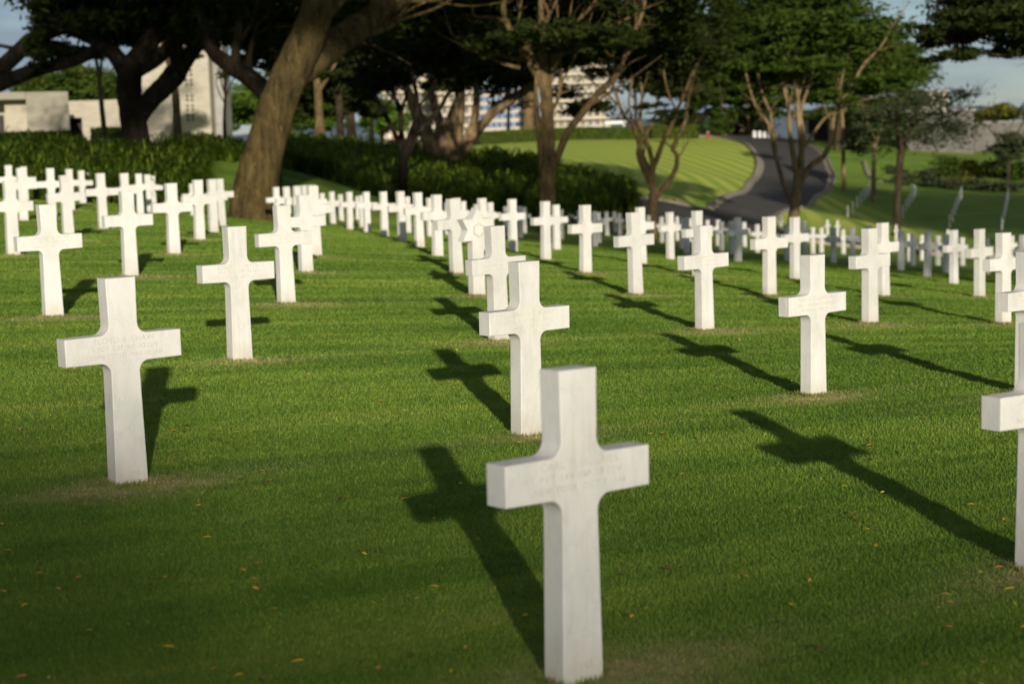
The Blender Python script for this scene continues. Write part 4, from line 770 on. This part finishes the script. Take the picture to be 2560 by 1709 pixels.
def road(L, Rr, hz, gut, what):
    A = smooth_line([at(*p)[:2] for p in L], 140); B = smooth_line([at(*p)[:2] for p in Rr], 140); n, m = 140, 9
    def lift(P, h): return np.c_[P, G(P[:, 0], P[:, 1], False)+h]
    V = np.concatenate([lift(A+(B-A)*(k/(m-1)), hz) for k in range(m)]); i = np.arange(m-1)[:, None]; j = np.arange(n-1)[None]
    F = np.stack([i*n+j, i*n+j+1, (i+1)*n+j+1, (i+1)*n+j], -1).reshape(-1, 4)
    tag(link(bpy.data.objects.new('road', mesh_np('road', V, F, ASPH, None, True))), f'dark asphalt {what}', 'road', kind='structure')
    for E, sg, nm_ in ((A, -1, 'near'), (B, 1, 'far')):
        o = (B-A); o /= np.linalg.norm(o, axis=1)[:, None]; o = o*sg
        rows = [lift(E-o*gut, hz+.005), lift(E, hz+.012), lift(E+o*.01, hz+.13), lift(E+o*.22, hz+.13), lift(E+o*.23, -.1)]
        V = np.concatenate(rows); i = np.arange(len(rows)-1)[:, None]; F = np.stack([i*n+j, i*n+j+1, (i+1)*n+j+1, (i+1)*n+j], -1).reshape(-1, 4)
        tag(link(bpy.data.objects.new('kerb', mesh_np('kerb', V, F, KERB))), f'pale concrete gutter and kerb on the {nm_} side of the {what}', 'kerb', kind='structure')
road(RL, RRt, .05, .7, 'drive curving down from the knoll')
road(XN, XF, .058, .35, 'cross road behind the plot')
def path():
    P = smooth_line([at(*p)[:2] for p in [(2160, 405, 180), (2175, 440, 170), (2220, 455, 167), (2300, 464, 166), (2420, 466, 168), (2600, 470, 170)]], 60)
    t = np.gradient(P, axis=0); t /= np.linalg.norm(t, axis=1)[:, None]; s = np.c_[-t[:, 1], t[:, 0]]
    V = np.concatenate([np.c_[Q, G(Q[:, 0], Q[:, 1], False)+h] for Q, h in ((P-s*.25, -.05), (P-s*.25, .12), (P+s*.25, .12), (P+s*.25, -.05))]); j = np.arange(59)[None]; i = np.arange(3)[:, None]
    F = np.stack([i*60+j, i*60+j+1, (i+1)*60+j+1, (i+1)*60+j], -1).reshape(-1, 4)
    tag(link(bpy.data.objects.new('kerb', mesh_np('kerb', V, F, KERB))), 'thin curved stone edging below the right garden bed', 'edging', kind='structure')
path()
# ------------------------------------------------------------------ buildings
def place(x0, x1, y, d):
    """ground frame: an Empty whose local x runs across the picture from photo x0 to x1 at distance d"""
    a = at(x0, y, d); b = at(x1, y, d); return a, float(np.linalg.norm((b-a)[:2]))
def frame(name, x0, x1, yb, d, label, cat='building', group=None, rz=0):
    a, w = place(x0, x1, yb, d); b = at(x1, yb, d); ang = math.atan2(b[1]-a[1], b[0]-a[0])
    z = min(a[2], b[2]); o = empty(name, (a[0], a[1], z), ang+rz); tag(o, label, cat, group); return o, w, d/FPX
# left pavilion: heavy roof box with a deep lit recess
PAVST = simple('shade_toned_pavilion_stone', (.27, .245, .195), (.36, .33, .265), 1.0, .88, .15, .01, (1, 1, 3))  # darker copy paints shade on the outer faces; recess walls stay lighter
o, w, k = frame('stone_pavilion', -150, 166, 340, 84, 'low pale stone pavilion with deep recess at the left edge', rz=R(15))
h = 114*k; xw = 212*k
MB().box(xw, w, 0, 7, -1.5, h, .03).build('wall', PAVST, o)
MB().box(-1, xw-.002, -.05, 7, h-.36, h+.003, .02).build('roof', PAVST, o)
MB().prism([(0, -1.5), (xw-.004, -1.5), (xw-.004, h-.365), (0, h-.365)], 2.4, 2.8).build('recess_wall', STONE, o)
MB().box(158*k, xw-.01, 1.0, 2.39, -1.5, h-.37).build('side_wall', STONE, o)
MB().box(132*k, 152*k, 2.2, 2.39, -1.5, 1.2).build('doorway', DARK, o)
o, w, k = frame('stone_annex', 163, 306, 372, 96, 'low pale stone building with dark doorway behind the slender tree')
h = 122*k
m = MB(); m.box(0, 4*k, 0, 6, -1, h); m.box(46*k, w, 0, 6, -1, h); m.box(4*k+.002, 46*k-.002, 0, 6, 80*k, h-.002); m.build('wall', STONE, o)
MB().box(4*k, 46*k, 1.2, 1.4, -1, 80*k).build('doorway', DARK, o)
MB().box(30*k, 33*k, -.02, .2, -1, 40*k).build('post', STONE2, o)
o, w, k = frame('low_parapet', 236, 325, 384, 90, 'short sunlit white parapet wall beside the black tree', 'wall')
MB().box(0, w, 0, .4, -.6, 32*k, .02).build('wall', STONE, o); MB().box(-.05, w+.05, -.05, .45, 32*k+.002, 32*k+.12, .01).build('coping', STONE, o)
# white chapel tower with pierced crosses
o, w, k = frame('chapel_tower', 342, 532, 380, 112, 'tall white stone tower with pierced openings behind the black tree', rz=0)
H = 330*k
MB().prism([(0, -1), (92*k, -1), (92*k, H), (0, H)], 1.2, 4.5, .03).build('wing', STONE, o)
tw = MB(); px = [94*k, w]; tw.box(94*k, w, 0, 4.6, -1, H-.3, .03); tower = tw.build('wall', STONE, o)
MB().prism([(w+.003, -1), (w+26*k, -1), (w+24*k, H-.5), (w+.003, H-.5)], 1.6, 4.4, .03).build('shade_grey_side', STONE2, o)  # greyer material imitates shade on the tower's right side
for gy in (0, 1, 2, 3.6, 4.6):
    m = MB()
    for ix in (0, 1):
        for iz in (0, 1):
            cx = (133+ix*12)*k; cz = (92+gy*24-iz*10)*k; r = 3.0*k
            m.box(cx-r, cx+r, -.045, .02, cz-r, cz+r, .01)
    m.build('dark_opening_box', DARK, o)  # dark boxes on the face imitate the shaded holes
MB().box(-.05, 92*k, 1.14, 1.2-.002, 14*k, 17*k).build('string_course', STONE2, o)
def apartment(name, label, x0, x1, yb, ytop, d, floors, bays, wall, glass, gr='apartment blocks beyond the trees', slab=True, depth=14, rz=0):
    o, w, k = frame(name, x0, x1, yb, d, label, 'building', gr, rz); h = (yb-ytop)*k; fh = h/floors
    MB().box(0, w, 0, depth, -8, h, .05).build('wall', wall, o)
    bw = w/bays; g = .42 if not slab else .32; wm = MB().box(-bw*g, bw*g, -.06, .02, 0, fh*(.58 if not slab else .5)).mesh('window', glass)
    for f in range(floors):
        for b in range(bays):
            wn = link(bpy.data.objects.new('window', wm), o); wn.location = (b*bw+bw/2, 0, f*fh+fh*.30)
        if slab:
            MB().box(-.3, w+.3, -1.2, -.07, f*fh-.12, f*fh+.02).build('balcony_slab', BALC, o)
            if f % 2 == 0 or True: MB().box(-.3, w+.3, -1.22, -1.15, f*fh+.025, f*fh+fh*.24).build('balcony_front', BALC, o)
    MB().box(-.2, w+.2, -.2, depth, h+.003, h+.5).build('parapet', wall, o)
    return o
apartment('apartment_block', 'cream apartment block seen through the small black tree', 962, 1085, 372, 120, 300, 9, 7, CREAM, GLASSD)
apartment('apartment_block', 'cream apartment block rising behind the fig tree stems', 1088, 1196, 372, 180, 285, 7, 6, CREAM, GLASSD)
apartment('office_block', 'blue glass block with white bands behind the fig tree limb', 1200, 1345, 365, 215, 310, 7, 10, BALC, GLASS, slab=False)
apartment('apartment_block', 'white balconied apartment block right of the central tree', 1378, 1522, 362, 165, 280, 9, 8, CREAM, GLASSD)
# right-hand memorial building, wall and dark pavilion
GREY = simple('shade_darkened_concrete', (.12, .113, .10), (.185, .175, .155), .8, .9, .15, .01, (1, 1, 2))  # shade on the far-right walls is put into this darker grey
o, w, k = frame('memorial_building', 2268, 2436, 396, 200, 'pale stone building partly hidden by the dark slim tree at right')
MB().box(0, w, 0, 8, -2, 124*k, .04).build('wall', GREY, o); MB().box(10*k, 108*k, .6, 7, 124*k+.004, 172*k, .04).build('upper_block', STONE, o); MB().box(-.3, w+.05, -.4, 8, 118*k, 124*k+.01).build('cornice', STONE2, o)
o, w, k = frame('boundary_wall', 2437, 2640, 400, 204, 'long grey dappled boundary wall at the right edge', 'wall')
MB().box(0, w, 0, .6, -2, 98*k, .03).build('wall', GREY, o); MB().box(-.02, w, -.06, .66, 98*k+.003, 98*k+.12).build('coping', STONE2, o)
o, w, k = frame('garden_pavilion', 2006, 2262, 362, 206, 'dark open pavilion with flat grey roof behind the vase-shaped tree')
MB().box(0, w, 0, 6, 84*k, 94*k, .03).build('roof', STONE2, o)
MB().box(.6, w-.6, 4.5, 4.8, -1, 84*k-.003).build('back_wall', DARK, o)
for i in range(5): MB().box(.5+i*(w-1.3)/4, .8+i*(w-1.3)/4, .4, .7, -1, 84*k-.003).build('column', STONE2, o)
o, w, k = frame('entrance_canopy', 1512, 1566, 352, 205, 'small white flat-roofed shelter left of the slim forked tree', 'shelter')
MB().box(0, w, 0, 3, 42*k, 50*k, .03).build('roof', WHITE, o)
for x in (.15, w-.3):
    for y in (.2, 2.7): MB().box(x, x+.14, y, y+.14, -1, 42*k-.003).build('post', WHITE, o)
# ------------------------------------------------------------------ small things on the road top
bm0 = MB().lathe([(.17, -.1), (.19, 0), (.195, .5), (.185, .62), (.14, .69), (.05, .71)], 16).mesh('bollard_body', WHITE, True)
bm1 = MB().lathe([(.198, .40), (.201, .41), (.201, .46), (.198, .47)], 16).mesh('band', STONE2)
for i, (x, lab) in enumerate([(1886, 'leftmost short white bollard of the line across the road top'), (1899, 'second short white bollard from the left at the road top'), (1911, 'middle short white bollard at the road top'), (1924, 'fourth short white bollard, half behind a pale stem'), (1937, 'rightmost short white bollard of the close line'), (2018, 'lone white bollard right of the vase-shaped tree'), (2029, 'far right white bollard beside the lone one')]):
    B = at(x, 345, 203+.3*i); r = empty('white_bollard', (B[0], B[1], g1(B[0], B[1])-.02)); r.scale = (1.2, 1.2, 1.2); tag(r, lab, 'bollard', 'white bollards at the road top')
    link(bpy.data.objects.new('bollard_body', bm0), r); link(bpy.data.objects.new('band', bm1), r)
B = at(1770, 349, 197); r = empty('fire_hydrant', (B[0], B[1], g1(B[0], B[1]))); r.scale = (1.2, 1.2, 1.2); tag(r, 'red fire hydrant with grey cap beside the hedge end', 'hydrant')
MB().lathe([(.16, -.05), (.16, .04), (.10, .06), (.10, .48), (.13, .50), (.13, .55)], 12).build('barrel', REDP, r, True); MB().lathe([(.125, .552), (.11, .64), (.05, .70), (.04, .76)], 12).build('cap', STONE2, r, True)
MB().box(-.2, .2, -.05, .05, .34, .43, .02).build('outlet', REDP, r)
def car(x, y, d, rz, paint, label):
    B = at(x, y, d); r = empty('parked_car', (B[0], B[1], g1(B[0], B[1])), rz); tag(r, label, 'car', 'cars parked beyond the hedge')
    prof = [(-2.1, .35), (2.1, .35), (2.15, .6), (2.05, .82), (1.2, .93), (.55, 1.36), (.1, 1.45), (-.9, 1.44), (-1.4, 1.3), (-1.95, .98), (-2.15, .7)]
    MB().prism(prof, -.85, .85, .07, 3).build('body', paint, r, True)
    for s in (-1, 1):
        gl = [(1.0, .96), (.5, 1.30), (-.85, 1.37), (-1.25, 1.25), (-1.55, .98)]
        MB().prism(gl, s*.853-.004, s*.853+.004).build('side_window', GLASSD, r)
        for xx in (1.3, -1.35):
            w_ = MB(); w_.lathe([(.31, -.1), (.33, -.08), (.33, .08), (.31, .1)], 18); bmesh.ops.transform(w_.bm, matrix=Matrix.Translation((xx, s*.8, .33)) @ Matrix.Rotation(math.pi/2, 4, 'X'), verts=w_.bm.verts); wh = w_.build('wheel', TYRE, r)
car(1233, 352, 205, R(8), CARP, 'silver car roof showing over the hedge under the fig tree limb')
car(1487, 346, 200, R(-5), CARP2, 'white car roof showing over the hedge right of the central tree')
def person(x, y, d, shirt, label, rz, hair=True):
    B = at(x, y, d); r = empty('person', (B[0], B[1], g1(B[0], B[1])), rz); tag(r, label, 'person', 'people beyond the planted bed')
    J = {'hip': (0, 0, .93), 'belly': (0, .01, 1.1), 'chest': (0, 0, 1.32), 'neck': (0, 0, 1.47), 'head': (0, -.02, 1.60), 'crown': (0, 0, 1.70)}
    V = list(J.values()); rad = [.15, .135, .16, .058, .088, .07]; E_ = [(0, 1), (1, 2), (2, 3), (3, 4), (4, 5)]
    def chain(start, pts, rr):
        p = start
        for q, a in zip(pts, rr): V.append(q); rad.append(a); E_.append((p, len(V)-1)); p = len(V)-1
    for s in (-1, 1):
        chain(2, [(s*.19, 0, 1.38), (s*.25, .03, 1.12), (s*.24, -.08, .90), (s*.24, -.11, .81)], [.06, .045, .036, .03])
        chain(0, [(s*.10, 0, .86), (s*.11, -.03*s, .48), (s*.11, .04*s, .09), (s*.12, .04*s-.16, .04)], [.09, .065, .045, .035])
    me = bpy.data.meshes.new('body'); me.from_pydata(V, E_, []); ob = bpy.data.objects.new('body', me); COL.objects.link(ob)
    md = ob.modifiers.new('skin', 'SKIN'); sv = me.skin_vertices[0].data
    for i, a in enumerate(rad): sv[i].radius = (a, a)
    sv[0].use_root = True
    ob.modifiers.new('sub', 'SUBSURF').levels = 1
    dg = bpy.context.evaluated_depsgraph_get(); em = bpy.data.meshes.new_from_object(ob.evaluated_get(dg)); bpy.data.objects.remove(ob)
    em.materials.clear()
    for mm in (SKIN, shirt, NAVY): em.materials.append(mm)
    for p in em.polygons:
        c = p.center; p.material_index = 0 if c.z > 1.45 or (abs(c.x) > .2 and c.z < 1.15) else 1 if c.z > .95 else 2; p.use_smooth = True
    link(bpy.data.objects.new('body', em), r)
    hb = bmesh.new(); bmesh.ops.create_uvsphere(hb, u_segments=12, v_segments=8, radius=.105)
    for v in list(hb.verts):
        v.co = Vector((v.co.x*.95, v.co.y*1.05+.015, v.co.z*1.05+1.655))
    bmesh.ops.delete(hb, geom=[v for v in hb.verts if v.co.z < 1.63 and v.co.y < .03], context='VERTS')
    m2 = bpy.data.meshes.new('hair'); hb.to_mesh(m2); hb.free(); m2.materials.append(HAIR); link(bpy.data.objects.new('hair', m2), r)
person(975, 372, 150, SHIRTW, 'distant person in pale top and dark trousers beyond the bed', R(20))
person(987, 372, 151, ORANGE, 'distant person in orange shirt standing beyond the bed', R(-30))
# ------------------------------------------------------------------ far hills and the town below them
def hills():
    n = 90; az = np.radians(np.linspace(-32, 32, n)); Dh = 5200.
    prof = 84+16*np.sin(az*9+1)+9*np.sin(az*23+2)+5*np.sin(az*51)+18*np.exp(-((az+.13)/.05)**2)
    V, F = [], []
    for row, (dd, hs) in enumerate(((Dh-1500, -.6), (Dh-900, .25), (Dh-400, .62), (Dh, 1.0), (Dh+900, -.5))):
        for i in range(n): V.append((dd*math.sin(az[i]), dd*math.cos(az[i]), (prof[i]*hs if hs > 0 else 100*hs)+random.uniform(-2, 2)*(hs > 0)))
    for r_ in range(4):
        for i in range(n-1): F.append((r_*n+i, r_*n+i+1, (r_+1)*n+i+1, (r_+1)*n+i))
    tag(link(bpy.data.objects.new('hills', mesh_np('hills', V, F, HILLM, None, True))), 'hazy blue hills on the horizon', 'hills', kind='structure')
hills()
def town():
    m = MB()
    for _ in range(260):
        a = R(random.uniform(-14, 12)); d = random.uniform(2100, 3300); x, y = d*math.sin(a), d*math.cos(a); w = random.uniform(6, 16); h = random.uniform(6, 22)
        z = -30
        m.box(x-w, x+w, y-w, y+w, z, z+8+h)
    tag(m.build('town', CREAM), 'pale specks of a far town below the hills', 'town', kind='stuff')
town()
# ------------------------------------------------------------------ light, sky, camera
SUN_EL, SUN_AZ = R(13), R(9.2)
to_sun = Vector((math.sin(SUN_AZ)*math.cos(SUN_EL), -math.cos(SUN_AZ)*math.cos(SUN_EL), math.sin(SUN_EL)))
sd = bpy.data.lights.new('sun', 'SUN'); sd.energy = 4.4; sd.angle = R(.8); sd.color = (1, .91, .76)
so = link(bpy.data.objects.new('sun', sd)); so.rotation_euler = to_sun.to_track_quat('Z', 'Y').to_euler(); so.location = (20, -60, 40)
w = bpy.data.worlds.new('World'); SC.world = w; w.use_nodes = True; nt = w.node_tree; bg = nt.nodes['Background']
sky = N(nt, 'ShaderNodeTexSky', sky_type='NISHITA'); sky.sun_disc = False; sky.sun_elevation = SUN_EL; sky.sun_rotation = R(180-9.2); sky.air_density = 1.0; sky.dust_density = .2; sky.ozone_density = 3
tc = N(nt, 'ShaderNodeTexCoord').outputs['Generated']
cn = noise(nt, scaled(nt, tc, (1, 1, 4.5)), 5.5, 6, .55)
cm = ramp(nt, cn, [(.30, (.55, .55, .55)), (.56, (.95, .95, .95))])
sepz = N(nt, 'ShaderNodeSeparateXYZ'); nt.links.new(tc, sepz.inputs[0]); lum = N(nt, 'ShaderNodeRGBToBW'); nt.links.new(sky.outputs[0], lum.inputs[0])
cc = mix(nt, 1, lum.outputs[0], ramp(nt, sepz.outputs['Z'], [(0, (.27, .345, .43)), (.10, (.34, .42, .52)), (.4, (.98, 1.0, 1.04))]), 'MULTIPLY')
nt.links.new(mix(nt, cm, sky.outputs[0], cc), bg.inputs['Color']); bg.inputs['Strength'].default_value = .115
cam = bpy.data.cameras.new('camera'); co = link(bpy.data.objects.new('camera', cam)); SC.camera = co
cam.sensor_width = 36; cam.sensor_fit = 'HORIZONTAL'; cam.lens = FPX/PW*36; cam.clip_end = 20000; cam.clip_start = .1
mt = Matrix(((CR[0], CU[0], -CF[0]), (CR[1], CU[1], -CF[1]), (CR[2], CU[2], -CF[2]))).to_4x4(); mt.translation = (0, 0, CAMZ); co.matrix_world = mt
cam.dof.use_dof = True; cam.dof.focus_distance = 9.8; cam.dof.aperture_fstop = 2.6
SC.view_settings.view_transform = 'Standard'; SC.view_settings.look = 'None'; SC.view_settings.exposure = .06; SC.view_settings.gamma = 1
SC.render.engine = 'CYCLES'; SC.cycles.use_denoising = True; SC.cycles.max_bounces = 6; SC.cycles.diffuse_bounces = 3; SC.cycles.transmission_bounces = 3; SC.cycles.transparent_max_bounces = 4
